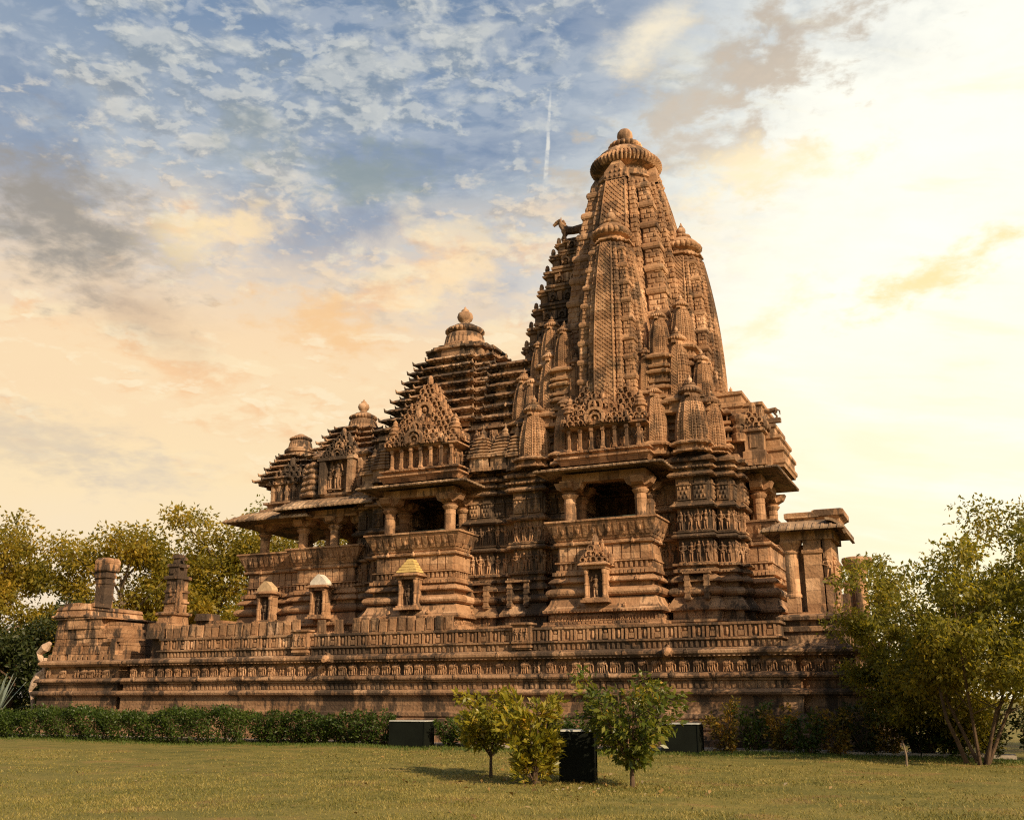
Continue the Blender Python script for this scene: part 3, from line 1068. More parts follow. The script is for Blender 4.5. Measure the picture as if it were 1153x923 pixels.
def niche_shrine(parent, x, y, z0, w, h, cap_mat, M=None, cap='dome', label=None):
    """projecting niche on a plinth: sill, two ringed pillars, back panel coloured dark as niche shade, a carved figure, lintel and cap. Front faces -y."""
    mb = MB()
    mb.M = M
    dp = 0.36
    mb.box(x - w * 0.62, x + w * 0.62, y - dp - 0.08, y + 0.2, z0, z0 + 0.09)
    mb.box(x - w * 0.54, x + w * 0.54, y - dp, y + 0.2, z0 + 0.09, z0 + 0.17)
    zt = z0 + h
    for sd in (-1, 1):
        px = x + sd * w * 0.40
        mb.lathe(px, y - dp + 0.09, [(0.085, 0.17), (0.085, 0.24), (0.065, 0.26), (0.07, h * 0.42), (0.09, h * 0.46), (0.065, h * 0.50), (0.07, h * 0.72), (0.10, h * 0.78), (0.10, h * 0.86)], 10, 0, 0, (0, 0), z0)
        mb.box(px - 0.07, px + 0.07, y - dp + 0.16, y + 0.2, z0 + 0.17, z0 + h * 0.86)
    mb.box(x - w * 0.52, x + w * 0.52, y - dp - 0.03, y + 0.2, z0 + h * 0.86, z0 + h * 0.93)
    mb.mould(rect(x - w * 0.5, x + w * 0.5, y - dp, y + 0.2), [(0.02, zt - h * 0.07), (0.15, zt - h * 0.05), (0.15, zt - h * 0.02), (0.03, zt + 0.05)])
    o = mb.build('niche_shrine', M_BALC, parent, label)
    b = MB()
    b.M = M
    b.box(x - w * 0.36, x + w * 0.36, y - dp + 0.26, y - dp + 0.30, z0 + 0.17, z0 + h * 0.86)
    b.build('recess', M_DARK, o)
    g = MB()
    g.M = M
    stamp(g, random.choice(FIGS), (x, y - dp + 0.26, z0 + 0.18), (1, 0), (0, -1), h * 0.62, 1.1)
    g.build('deity_figure', M_WALL, o)
    c = MB()
    c.M = M
    if cap == 'dome':        # smooth ogival slab cap, tapering
        rings = []
        for zz, k in ((0.05, 0.50), (0.16, 0.52), (0.26, 0.48), (0.38, 0.36), (0.50, 0.22), (0.60, 0.10), (0.64, 0.04)):
            hw = w * k
            rings.append([(x - hw, y - dp * 0.85, zt + zz * w), (x + hw, y - dp * 0.85, zt + zz * w), (x + hw, y + 0.12, zt + zz * w), (x - hw, y + 0.12, zt + zz * w)])
        c.loft(rings, True, True)
    elif cap == 'steps':
        for k in range(5):
            hw = w * (0.50 - 0.09 * k)
            c.mould(rect(x - hw, x + hw, y - dp + 0.06 * k, y + 0.15), [(0.0, zt + 0.05 + 0.115 * k), (0.04, zt + 0.07 + 0.115 * k), (0.02, zt + 0.15 + 0.115 * k), (-0.03, zt + 0.17 + 0.115 * k)])
    else:
        pediment(c, x, y - dp + 0.25, zt + 0.05, w * 0.95, w * 0.75, 3, 0.16)
        c.mould(rect(x - w * 0.2, x + w * 0.2, y - dp + 0.1, y + 0.1), [(0.0, zt + 0.3), (0.0, zt + w * 0.8)])
    c.build('shrine_cap', cap_mat, o)
    return o


# ================================================================ THE TEMPLE
YC = 40.0                      # long axis of the temple (runs along x)
TX = -12.15                    # tower axis
HX = -20.25                    # great hall axis
temple = thing('stone_temple', 'carved sandstone temple with a tall curved tower and stepped hall roofs', 'temple', (-17.0, YC, 3.0))

WALL = [(.42, 2.9), (.42, 4.2), (.48, 4.22), (.48, 4.3), (.26, 4.32), (.26, 4.62), (.44, 4.64), (.44, 4.72), (.30, 4.95), (.2, 5.12), (.14, 5.16),
        (.26, 5.18), (.35, 5.24), (.38, 5.31), (.35, 5.40), (.26, 5.46), (.08, 5.5), (.08, 5.66), (.30, 5.68), (.31, 5.74), (.2, 5.86), (.06, 5.95), (.05, 6.0),
        (.2, 6.03), (.2, 6.14), (.08, 6.18), (.08, 6.26), (.22, 6.28), (.22, 6.36), (0, 6.38), (0, 7.28), (.2, 7.30), (.24, 7.36), (.16, 7.44)]
WALL2 = [(.16, 7.44), (.1, 7.48), (.16, 7.50), (.16, 7.56), (0, 7.58), (0, 8.42), (.2, 8.44), (.25, 8.5), (.16, 8.6), (.1, 8.64), (.1, 8.70),
         (.02, 8.72), (.02, 9.6), (.26, 9.62), (.30, 9.68), (.18, 9.80), (.08, 9.84), (.08, 9.9), (.26, 9.94), (.26, 10.02), (.1, 10.06), (.1, 10.16), (.3, 10.2), (.32, 10.3), (.14, 10.42), (0, 10.5), (0, 10.62)]


def wall_plan(notch):
    f = [(-24.3, 37.4), (-23.3, 37.4), (-23.3, 36.95), (-22.0, 36.95)]
    f2 = [(-18.5, 36.95), (-18.5, 36.85), (-17.4, 36.85), (-17.4, 37.0), (-16.35, 37.0), (-16.35, 36.55), (-15.1, 36.55), (-15.1, 37.1)]
    f3 = [(-9.55, 37.1), (-9.55, 36.5), (-8.3, 36.5), (-8.3, 37.2), (-8.15, 37.2), (-8.15, 37.0), (-7.6, 37.0), (-7.6, 37.6), (-7.35, 37.6)]
    if notch:
        n1 = [(HX - 1.45, 36.95), (HX - 1.45, 39.7), (HX + 1.45, 39.7), (HX + 1.45, 36.95)]
        n2 = [(TX - 1.45, 37.1), (TX - 1.45, 39.2), (TX + 1.45, 39.2), (TX + 1.45, 37.1)]
        n3 = [(-7.35, 38.55), (-9.0, 38.55), (-9.0, 41.45), (-7.35, 41.45)]
    else:
        n1 = n2 = n3 = []
    half = f + n1 + f2 + n2 + f3
    back = [(x, 2 * YC - y) for x, y in reversed(half)]
    return half + n3 + back


def front_or_right(nr, a):
    return (nr[1] < -0.3 and a[1] < 37.8) or (nr[0] > 0.3 and (a[0] > -8.5 or a[1] < 37.8) and a[1] < 44)


plan_lo, plan_hi = wall_plan(False), wall_plan(True)
mb = MB()
mb.mould(plan_lo, WALL)
mb.mould(plan_hi, WALL2)
row_of_blocks(mb, plan_lo, 4.66, 4.71, 0.16, 0.5, .42, .475, front_or_right, 0.4)
row_of_blocks(mb, plan_lo, 6.04, 6.13, 0.15, 0.6, .18, .235, front_or_right, 0.4)
row_of_blocks(mb, plan_lo, 6.29, 6.35, 0.18, 0.5, .2, .25, front_or_right, 0.4)
row_of_blocks(mb, plan_hi, 9.95, 10.01, 0.14, 0.5, .24, .29, front_or_right, 0.4)
# framed panels of the third row
for a, t, nr, L in edges(plan_hi):
    if not front_or_right(nr, a) or L < 0.4:
        continue
    n = max(1, int(round(L / 0.56)))
    for i in range(n):
        s0, s1 = (i + 0.1) * L / n, (i + 0.9) * L / n
        wall_box(mb, a, t, nr, s0, s1, 8.74, 9.34, 0.01, 0.12)
        wall_box(mb, a, t, nr, s0 + 0.05, s1 - 0.05, 9.34, 9.50, 0.01, 0.10)
        wall_box(mb, a, t, nr, s0 - 0.02, s1 + 0.02, 9.30, 9.35, 0.01, 0.17)
        sm = (s0 + s1) / 2
        p = (a[0] + t[0] * sm + nr[0] * 0.12, a[1] + t[1] * sm + nr[1] * 0.12, 8.80)
        for k in range(3):
            for q in range(3 - (k % 2)):
                u = (q - (2 - (k % 2)) / 2) * (s1 - s0) * 0.3
                mb.blob((p[0] + t[0] * u, p[1] + t[1] * u, 8.86 + 0.17 * k), (0.055, 0.055, 0.075), 4, 3)
temple_wall = mb.build('temple_wall', M_WALL, temple)

mb = MB()
row_of_figures(mb, plan_lo, 6.40, 0.84, 0.33, 0.0, front_or_right)
row_of_figures(mb, plan_hi, 7.60, 0.80, 0.33, 0.0, front_or_right)
row_of_figures(mb, plan_lo, 4.33, 0.28, 0.20, 0.24, front_or_right, FIGS + RIDS)
mb.build('figure_frieze', M_FRZ, temple_wall)

# wall niches between the mouldings of the plinth
for x, y in ((-17.9, 36.85), (-16.0, 36.55), (-8.85, 36.5)):
    mb = MB()
    for sd in (-0.36, 0.36):
        mb.box(x + sd - 0.09, x + sd + 0.09, y - 0.44, y + 0.1, 5.0, 5.95)
        for k in range(4):
            mb.box(x + sd - 0.11, x + sd + 0.11, y - 0.46, y, 5.05 + 0.22 * k, 5.13 + 0.22 * k)
    mb.box(x - 0.5, x + 0.5, y - 0.50, y + 0.1, 5.95, 6.03)
    mb.build('plinth_niche', M_WALL, temple_wall)


# ---------------------------------------------------------------- projecting balconies
def balcony(M, w, D, label, seed, top=True):
    """frame: x along the front, y into the building, front of the parapet panels at y=0"""
    random.seed(seed)
    plan = rect(-w, w, 0, D)
    fl = lambda nr, a: nr[1] < 0.5
    m = MB()
    m.M = M
    m.mould(plan, BAY)
    bay_ornament(m, plan, fl)
    row_of_figures(m, offset(plan, 0.28), 4.30, 0.27, 0.24, 0.0, fl, ELES + RIDS)
    b = m.build('balcony', M_BALC, temple, label)
    m = MB()
    m.M = M
    m.mould(plan, SEAT)
    seat_ornament(m, plan, fl)
    m.build('sloping_seat_back', M_BALC, b)
    for px, py in ((-w + 0.36, 0.30), (w - 0.36, 0.30), (-w + 0.36, D - 0.25), (w - 0.36, D - 0.25)):
        m = MB()
        m.M = M
        lathe_column(m, px, py, 7.55, 9.60, 0.225)
        m.build('column', M_BALC, b)
    m = MB()
    m.M = M
    for x0, x1, y0, y1 in ((-w + 0.1, w - 0.1, 0.12, 0.48), (-w + 0.1, -w + 0.62, 0.48, D), (w - 0.62, w - 0.1, 0.48, D)):
        m.box(x0, x1, y0, y1, 9.60, 9.93)
    m.box(-w + 0.62, w - 0.62, 0.48, D, 9.84, 10.0)
    m.build('lintel', M_BALC, b)
    m = MB()
    m.M = M
    eave(m, rect(-w - 0.02, w + 0.02, 0.1, D), 10.10, 0.78, 0.10, 0.07, 0.45, fl)
    m.build('eave', M_EAVE, b)
    m = MB()          # timber-and-iron grille at the back of the balcony
    m.M = M
    for k in range(5):
        m.box(-1.25 + k * 0.62, -1.20 + k * 0.62, D - 0.18, D - 0.13, 7.5, 8.42)
    for z in (8.0, 8.40):
        m.box(-1.3, 1.3, D - 0.185, D - 0.125, z, z + 0.05)
    m.build('iron_grille', M_GRILLE, b)
    if not top:
        return b
    # stepped cornice and figure gallery over the eave
    m = MB()
    m.M = M
    gw = w - 0.12
    pl = rect(-gw, gw, 0.30, D + 0.6)
    m.mould(pl, [(0.1, 10.30), (0.22, 10.50), (0.30, 10.53), (0.30, 10.60), (0.12, 10.64), (0.12, 10.72), (0.24, 10.75), (0.24, 10.82), (0.02, 10.84), (0.02, 10.9), (-0.25, 10.92), (-0.25, 11.72), (-0.05, 11.74), (0.10, 11.80), (0.10, 11.86), (-0.1, 11.96), (-0.2, 12.0)])
    row_of_blocks(m, pl, 10.76, 10.81, 0.18, 0.55, .2, .265, fl, 0.4)
    # little pillars and figures of the gallery, slightly bowed
    for i in range(7):
        s = -gw * 0.86 + i * gw * 1.72 / 6
        yb = 0.30 - 0.10 * (1 - (s / gw) ** 2)
        m.box(s - 0.05, s + 0.05, yb, yb + 0.12, 10.88, 11.74)
        m.box(s - 0.075, s + 0.075, yb - 0.03, yb + 0.14, 10.88, 10.97)
        m.box(s - 0.075, s + 0.075, yb - 0.03, yb + 0.14, 11.62, 11.74)
        if i < 6:
            stamp(m, random.choice(FIGS), (s + gw * 0.143, yb + 0.30, 10.92), (1, 0), (0, -1), 0.72)
    for i in range(4):
        s = 0.62 + i * 0.55
        for sx in (-1, 1):
            stamp(m, random.choice(FIGS), (sx * (gw - 0.24), s, 10.92), (0, 1), (sx, 0), 0.72)
    m.build('figure_gallery', M_PED, b)
    # two nested pediments of interlaced arches
    m = MB()
    m.M = M
    pediment(m, 0.0, 0.95, 12.0, 2.0 * gw * 0.98, 2.75, 12, 0.55)
    pediment(m, -0.25, 0.55, 11.86, 1.5 * gw, 1.35, 6, 0.42)
    m.box(-gw * 0.93, gw * 0.93, 0.85, D + 1.2, 11.9, 12.5)
    # flanking turrets
    for sx in (-1, 1):
        x = sx * (gw - 0.2)
        m.lathe(x, 0.55, [(0.26, 0.0), (0.26, 0.12), (0.18, 0.15), (0.2, 0.5), (0.28, 0.55), (0.28, 0.62), (0.2, 0.66), (0.24, 0.74), (0.16, 0.84), (0.19, 0.9), (0.10, 1.0), (0.12, 1.06), (0.03, 1.2)], 12, 0, 0, (0, 0), 11.95)
    m.build('arch_net_pediment', M_PED, b)
    return b


W_BAL = 1.78
balcony(Matrix.Translation((TX, 35.42, 0)), W_BAL, 1.75, 'balcony under the tall tower', 5)
balcony(Matrix.Translation((HX, 35.42, 0)), W_BAL, 1.75, 'balcony of the great hall', 6)
MR = Matrix.Translation((-6.55, YC, 0)) @ Matrix.Rotation(R(90), 4, 'Z')
balcony(MR, W_BAL, 1.2, 'balcony at the rear end', 7, False)

random.seed(21)
niche_shrine(temple, TX - 0.15, 35.06, 4.92, 0.86, 1.42, M_PED, None, 'arches')
niche_shrine(temple, HX + 0.05, 35.06, 4.92, 0.86, 1.40, M_GOLD, None, 'steps', 'niche shrine with an ochre stepped cap')
niche_shrine(temple, -25.62, 36.70, 4.85, 0.80, 1.40, M_WHITE, None, 'dome', 'niche shrine with a white cap')
niche_shrine(temple, -28.85, 37.2, 4.75, 0.80, 1.40, M_TAN, None, 'dome', 'niche shrine with a tan cap')

# ---------------------------------------------------------------- open porch and entrance hall at the far end
random.seed(31)
plan_p = [(-30.55, 37.85), (-27.35, 37.85), (-27.35, 37.25), (-24.3, 37.25), (-24.3, 42.75), (-27.35, 42.75), (-27.35, 42.15), (-30.55, 42.15)]
fl = lambda nr, a: nr[1] < -0.5 and a[1] < 39
m = MB()
m.mould(plan_p, BAY)
bay_ornament(m, plan_p, fl)
row_of_figures(m, offset(plan_p, 0.28), 4.30, 0.27, 0.24, 0.0, fl, ELES + RIDS)
porch = m.build('porch', M_BALC, temple, 'open pillared porch and entrance hall')
m = MB()
m.mould(plan_p, SEAT)
seat_ornament(m, plan_p, fl)
m.build('sloping_seat_back', M_BALC, porch)
for x, y in ((-30.1, 38.3), (-27.62, 37.9), (-25.75, 37.7), (-30.1, 41.7), (-27.62, 42.1), (-25.75, 42.3), (-26.9, 39.0), (-26.9, 41.0), (-24.6, 38.2)):
    m = MB()
    lathe_column(m, x, y, 7.55, 9.45, 0.225)
    m.build('column', M_BALC, porch)
m = MB()
m.mould(offset(plan_p, -0.15), [(0, 9.45), (0, 9.80), (-0.4, 9.82)], True, True)
m.build('lintel', M_BALC, porch)
m = MB()
eave(m, rect(-30.4, -27.9, 38.0, 42.0), 9.98, 1.15, 0.42, 0.09, 0.6, lambda nr, a: nr[1] < -0.5 or nr[0] < -0.5)
eave(m, rect(-27.6, -24.0, 37.4, 42.6), 10.22, 0.85, 0.36, 0.09, 0.6, lambda nr, a: nr[1] < -0.5)
m.build('eave', M_EAVE, porch)


def tier_roof(m, cx, cy, hx0, hy0, hx1, hy1, z0, dz, n, over=0.22, bays=((0.45, 0.28),)):
    """stack of overhanging cornice slabs with upturned corner tips"""
    for k in range(n):
        t = k / max(1, n - 1)
        hx, hy = hx0 + (hx1 - hx0) * t, hy0 + (hy1 - hy0) * t
        z = z0 + k * dz
        pl = stepped_plan(cx, cy, hx, hy, bays)
        m.mould(pl, [(-0.05, z), (-0.05, z + dz * 0.42), (0.03, z + dz * 0.44), (0.03, z + dz * 0.52), (over - 0.03, z + dz * 0.54), (over + 0.03, z + dz * 0.58), (over, z + dz * 0.70), (over * 0.45, z + dz * 0.90), (-0.05, z + dz * 1.0), (-0.2, z + dz * 1.02)])
        row_of_blocks(m, pl, z + dz * 0.42, z + dz * 0.54, 0.20, 0.5, -0.02, over - 0.05, lambda nr, a: nr[1] < -0.3 or nr[0] > 0.3)
        row_of_blocks(m, pl, z + dz * 0.60, z + dz * 0.74, 0.46, 0.22, over - 0.08, over + 0.05, lambda nr, a: nr[1] < -0.3 or nr[0] > 0.3, 0.5)
        for (x, y) in offset(pl, over):
            dx, dy = x - cx, y - cy
            l = math.hypot(dx, dy)
            dx, dy = dx / l, dy / l
            m.tube([(x - dx * 0.16, y - dy * 0.16, z + dz * 0.60), (x + dx * 0.03, y + dy * 0.03, z + dz * 0.66), (x + dx * 0.09, y + dy * 0.09, z + dz * 0.95)], [0.09, 0.07, 0.015], 5)


# entrance-hall roof
random.seed(33)
m = MB()
pl = rect(-26.75, -24.2, 37.6, 42.4)
m.mould(pl, [(0.1, 10.3), (0.25, 10.45), (0.25, 10.55), (0.0, 10.6), (0.0, 12.2), (0.2, 12.25), (0.25, 12.35), (0.05, 12.5), (0, 12.6)])
row_of_blocks(m, pl, 10.65, 12.1, 0.55, 0.35, 0.0, 0.14, fl)
row_of_figures(m, pl, 10.75, 1.1, 0.55, 0.05, fl)
tier_roof(m, -26.0, YC, 1.75, 1.75, 1.0, 0.95, 12.45, 0.33, 5, 0.18)
pediment(m, -25.55, 37.75, 12.15, 1.7, 1.15, 6, 0.4)
m.box(-26.45, -26.15, 37.2, 37.7, 10.5, 12.1)
m.box(-24.95, -24.65, 37.2, 37.7, 10.5, 12.1)
m.box(-26.55, -24.55, 37.15, 37.7, 12.05, 12.2)
stamp(m, FIGS[2], (-25.55, 37.45, 10.7), (1, 0), (0, -1), 1.25)
hall_roof = m.build('entrance_hall_roof', M_ROOF, temple)
d_, p_ = bell_mesh(0.88)
d_.build('bell_top', M_ROOF, hall_roof, None, False, (-26.0, YC, 14.02))
p_.build('pot_finial', M_BALL, hall_roof, None, True, (-26.0, YC, 14.02))
# porch roof
m = MB()
pl = rect(-30.0, -27.1, 38.25, 41.75)
m.mould(pl, [(0.15, 9.95), (0.3, 10.1), (0.3, 10.2), (0.05, 10.25), (0.05, 10.4), (0.2, 10.45), (0.2, 10.55), (-0.05, 10.6), (-0.05, 11.35), (0.12, 11.4), (0.12, 11.5), (-0.1, 11.6)])
row_of_blocks(m, pl, 10.6, 11.35, 0.42, 0.3, -0.06, 0.08, fl)
row_of_figures(m, pl, 10.62, 0.7, 0.42, -0.02, fl)
tier_roof(m, -29.5, YC, 1.35, 1.55, 0.70, 0.70, 11.5, 0.33, 5, 0.18)
m.lathe(-29.65, YC, [(0.7, 13.0), (0.7, 13.3), (0.78, 13.34), (0.78, 13.46)], 28)
pediment(m, -28.9, 38.45, 11.45, 1.8, 0.9, 3, 0.3)
for x, y in ((-27.35, 37.75), (-27.0, 37.6)):     # stacked corner turret beside the porch gable
    for k in range(6):
        m.lathe(x, y, [(0.34 - 0.03 * k, 0), (0.44 - 0.035 * k, 0.08), (0.44 - 0.035 * k, 0.16), (0.30 - 0.03 * k, 0.28)], 12, 0, 0, (0, 0), 10.45 + 0.28 * k)
roof_p = m.build('porch_roof', M_ROOF, temple)
d_, p_ = bell_mesh(0.72)
d_.build('bell_top', M_ROOF, roof_p, None, False, (-29.65, YC, 13.45))

# ---------------------------------------------------------------- great hall roof
random.seed(35)
m = MB()
pl = [(-23.4, 37.25), (-17.2, 37.25), (-17.2, 42.75), (-23.4, 42.75)]
m.mould(pl, [(0.1, 10.4), (0.1, 10.7), (0.3, 10.75), (0.34, 10.85), (0.1, 11.0), (0.05, 11.1), (0.05, 11.55), (0.25, 11.6), (0.3, 11.7), (0.05, 11.85), (0, 11.9), (0, 12.6), (0.2, 12.65), (0.2, 12.75), (0, 12.8), (0, 12.95)])
row_of_blocks(m, pl, 11.15, 11.5, 0.3, 0.5, 0.04, 0.12, fl, 0.5)
row_of_blocks(m, pl, 11.95, 12.55, 0.7, 0.5, -0.01, 0.15, fl, 0.5)
row_of_figures(m, pl, 11.95, 0.6, 0.7, 0.13, fl)
tier_roof(m, -20.2, YC, 3.05, 2.65, 1.75, 1.45, 12.85, 0.475, 8, 0.26, ((0.52, 0.34),))
m.mould(stepped_plan(-20.3, YC, 1.35, 1.25), [(0, 16.6), (0, 17.05), (0.15, 17.1), (0.15, 17.2), (-0.1, 17.3), (-0.1, 17.42)])
# lower roof joining hall and tower
tier_roof(m, -16.9, YC, 1.9, 2.45, 1.7, 1.9, 12.85, 0.5, 6, 0.22, ((0.5, 0.2),))
hall = m.build('great_hall_roof', M_ROOF, temple)
d_, p_ = bell_mesh(1.2)
d_.build('bell_top', M_ROOF, hall, None, False, (-20.45, YC, 17.38))
p_.build('pot_finial', M_BALL, hall, None, True, (-20.45, YC, 17.38))


def small_tier_shrine(m, x, y, z, w, n=6):
    m.mould(stepped_plan(x, y, w, w, ((0.5, 0.06),)), [(0.06, z), (0.06, z + 0.15), (0, z + 0.18), (0, z + 0.55), (0.1, z + 0.58), (0.1, z + 0.66)])
    for k in range(n):
        q = w * (1.08 - 0.12 * k)
        zz = z + 0.64 + k * 0.15
        m.mould(stepped_plan(x, y, q, q, ((0.5, 0.05),)), [(0, zz), (0.06, zz + 0.05), (0.05, zz + 0.10), (-0.04, zz + 0.15)])
    zz = z + 0.64 + n * 0.15
    m.lathe(x, y, [(w * 0.42, 0), (w * 0.42, 0.08), (w * 0.3, 0.14), (w * 0.36, 0.22), (w * 0.22, 0.32), (w * 0.1, 0.36), (w * 0.16, 0.45), (w * 0.03, 0.58)], 12, 0, 0, (0, 0), zz)


for x, y, z, w in ((-17.85, 36.75, 10.6, 0.42), (-16.85, 36.85, 10.6, 0.48), (-22.7, 36.9, 10.6, 0.40), (-18.35, 37.1, 10.6, 0.36), (-23.5, 37.3, 10.5, 0.40), (-16.2, 36.6, 10.5, 0.3)):
    m = MB()
    small_tier_shrine(m, x, y, z, w)
    m.build('roof_turret', M_WALL, hall)

# ---------------------------------------------------------------- tower
random.seed(41)
m = MB()      # storeys that carry the small spires
SB = [(0.0, 0.0), (0.12, 0.04), (0.12, 0.16), (0.0, 0.2), (0.0, 0.42), (0.16, 0.46), (0.18, 0.54), (0.04, 0.66), (0.0, 0.7)]


def storeys(plan, z0, z1):
    n = max(1, int(round((z1 - z0) / 0.7)))
    k = (z1 - z0) / (0.7 * n)
    m.mould(plan, [(o, z0 + (i * 0.7 + z) * k) for i in range(n) for o, z in SB])


storeys(stepped_plan(TX, YC, 4.15, 2.75, ((0.72, 0.25), (0.4, 0.2))), 10.5, 12.6)
storeys(stepped_plan(TX, YC, 3.05, 2.45, ((0.72, 0.25), (0.4, 0.2))), 12.6, 14.7)
storeys(stepped_plan(TX, YC, 1.75, 3.3, ((0.7, 0.2),)), 10.5, 13.3)
spires = []
SP = [  # dx from the tower axis, y, z of the foot, height, half width
    (2.72, 37.15, 12.95, 2.25, 0.56),
    (3.30, 36.62, 10.98, 1.80, 0.62),
    (1.88, 36.55, 11.10, 1.85, 0.46),
    (1.50, 36.85, 13.25, 1.50, 0.42),
    (3.66, 37.25, 12.75, 1.55, 0.42),
    (3.98, 37.10, 10.75, 1.75, 0.46),
    (2.05, 37.00, 14.80, 1.50, 0.44),
    (2.85, 37.60, 15.30, 1.55, 0.48),
]
for dx, y, z, h, hw in SP:
    for s in (1, -1):
        for back in (False, True):
            spires.append((TX + s * dx, 2 * YC - y if back else y, z, h, hw))
for y, z, h, hw in ((38.1, 12.7, 1.6, 0.45), (38.7, 13.3, 1.3, 0.36)):
    for back in (False, True):
        spires.append((TX + 3.35 - (z - 12.7) * 0.12, 2 * YC - y if back else y, z, h, hw))
spires += [(-16.25, 37.45, 12.8, 1.7, 0.50), (-16.8, 38.15, 12.8, 1.8, 0.48), (-15.6, 37.7, 14.6, 1.5, 0.42), (-16.1, 38.3, 14.9, 1.4, 0.40)]
for x, y, z, h, hw in spires:
    b = hw * 1.02
    z0 = 10.5 if z < 12 else 12.2
    if z - z0 > 0.1:
        storeys(stepped_plan(x, y, b * 0.8, b * 0.8, ((0.6, b * 0.2),)), z0, z)
upper = m.build('upper_wall', M_SPIRE, temple)

H0, HW0 = 1.8, 0.58
small = spire_body(HW0, 0.33, H0, 2.3, 0.11, 0)
small.mould(stepped_plan(0, 0, 0.20, 0.20), [(0, H0 - 0.02), (0, H0 + 0.08)])
me_s = bpy.data.meshes.new('minor_spire')
fill_mesh(me_s, small.v, small.f)
me_s.materials.append(M_SPIRE)
fd, fp = finial_mesh(0.42)
me_d = bpy.data.meshes.new('ribbed_disc')
fill_mesh(me_d, fd.v, fd.f)
me_d.materials.append(M_SPIRE)
me_p = bpy.data.meshes.new('pot_finial')
fill_mesh(me_p, fp.v, fp.f)
me_p.materials.append(M_BALL)
for i, (x, y, z, h, hw) in enumerate(spires):
    o = bpy.data.objects.new('minor_spire', me_s)
    COL.objects.link(o)
    o.location = (x, y, z)
    o.scale = (hw / HW0, hw / HW0, h / H0)
    hang(o, temple)
    for nm, me in (('ribbed_disc', me_d), ('pot_finial', me_p)):
        c = bpy.data.objects.new(nm, me)
        COL.objects.link(c)
        c.parent = o
        c.location = (0, 0, H0 + 0.02)
        c.scale = (1, 1, (hw / HW0) / (h / H0))

# main tower
big = spire_body(3.02, 1.62, 13.1, 2.6, 0.25, 12)
# pointed heads of the centre bands, over the neck
for q in range(4):
    A = Matrix.Rotation(R(90 * q), 4, 'Z')
    big.M = A
    s1, w1 = 1.62, 1.62 * 0.78 * 0.44
    big.add([(-w1, -s1 - 0.02, 13.15), (w1, -s1 - 0.02, 13.15), (w1 * 0.98, -s1 + 0.06, 13.6), (0, -s1 + 0.22, 14.4), (-w1 * 0.98, -s1 + 0.06, 13.6),
             (-w1, -s1 + 0.7, 13.15), (w1, -s1 + 0.7, 13.15), (w1 * 0.98, -s1 + 0.7, 13.6), (0, -s1 + 0.7, 14.4), (-w1 * 0.98, -s1 + 0.7, 13.6)],
            [(0, 1, 2, 3, 4), (1, 6, 7, 2), (2, 7, 8, 3), (3, 8, 9, 4), (4, 9, 5, 0), (9, 8, 7, 6, 5)])
    for j in range(3):
        for i in range(5 - j * 2 if j else 5):
            c = (i - ((5 - j * 2 if j else 5) - 1) / 2) * 0.22
            zc = 13.3 + j * 0.26
            big.blob((c, -s1 + 0.0 + j * 0.05, zc), (0.085, 0.08, 0.09), 4, 3)
big.M = None
big.lathe(0, 0, [(1.20, 13.2), (1.26, 13.4), (1.38, 13.48), (1.38, 13.56), (1.26, 13.6), (1.3, 13.7), (1.2, 13.8)], 40)
tower = big.build('main_tower', M_SPIRE, temple, None, False, (TX, YC, 10.8))
fd, fp = finial_mesh(1.62, 'round')
fd.build('ribbed_disc', M_SPIRE, tower, None, False, (TX, YC, 24.42))
fp.build('pot_finial', M_BALL, tower, None, True, (TX, YC, 24.42))

# half towers leaning on the main one: front, rear end, far side
half = spire_body(1.52, 0.84, 7.5, 2.4, 0.18, 9)
half.mould(stepped_plan(0, 0, 0.45, 0.45), [(0, 7.45), (0, 7.62), (0.12, 7.65), (0.12, 7.72), (0, 7.75)])
me_h = bpy.data.meshes.new('half_tower')
fill_mesh(me_h, half.v, half.f)
me_h.materials.append(M_SPIRE)
fd, fp = finial_mesh(0.86)
me_hd = bpy.data.meshes.new('ribbed_disc')
fill_mesh(me_hd, fd.v, fd.f)
me_hd.materials.append(M_SPIRE)
me_hp = bpy.data.meshes.new('pot_finial')
fill_mesh(me_hp, fp.v, fp.f)
me_hp.materials.append(M_BALL)
for x, y in ((TX + 0.05, YC - 2.62), (TX + 2.45, YC), (TX, YC + 2.62)):
    o = bpy.data.objects.new('half_tower', me_h)
    COL.objects.link(o)
    o.location = (x, y, 12.5)
    hang(o, temple)
    for nm, me in (('ribbed_disc', me_hd), ('pot_finial', me_hp)):
        c = bpy.data.objects.new(nm, me)
        COL.objects.link(c)
        c.parent = o
        c.location = (0, 0, 7.72)

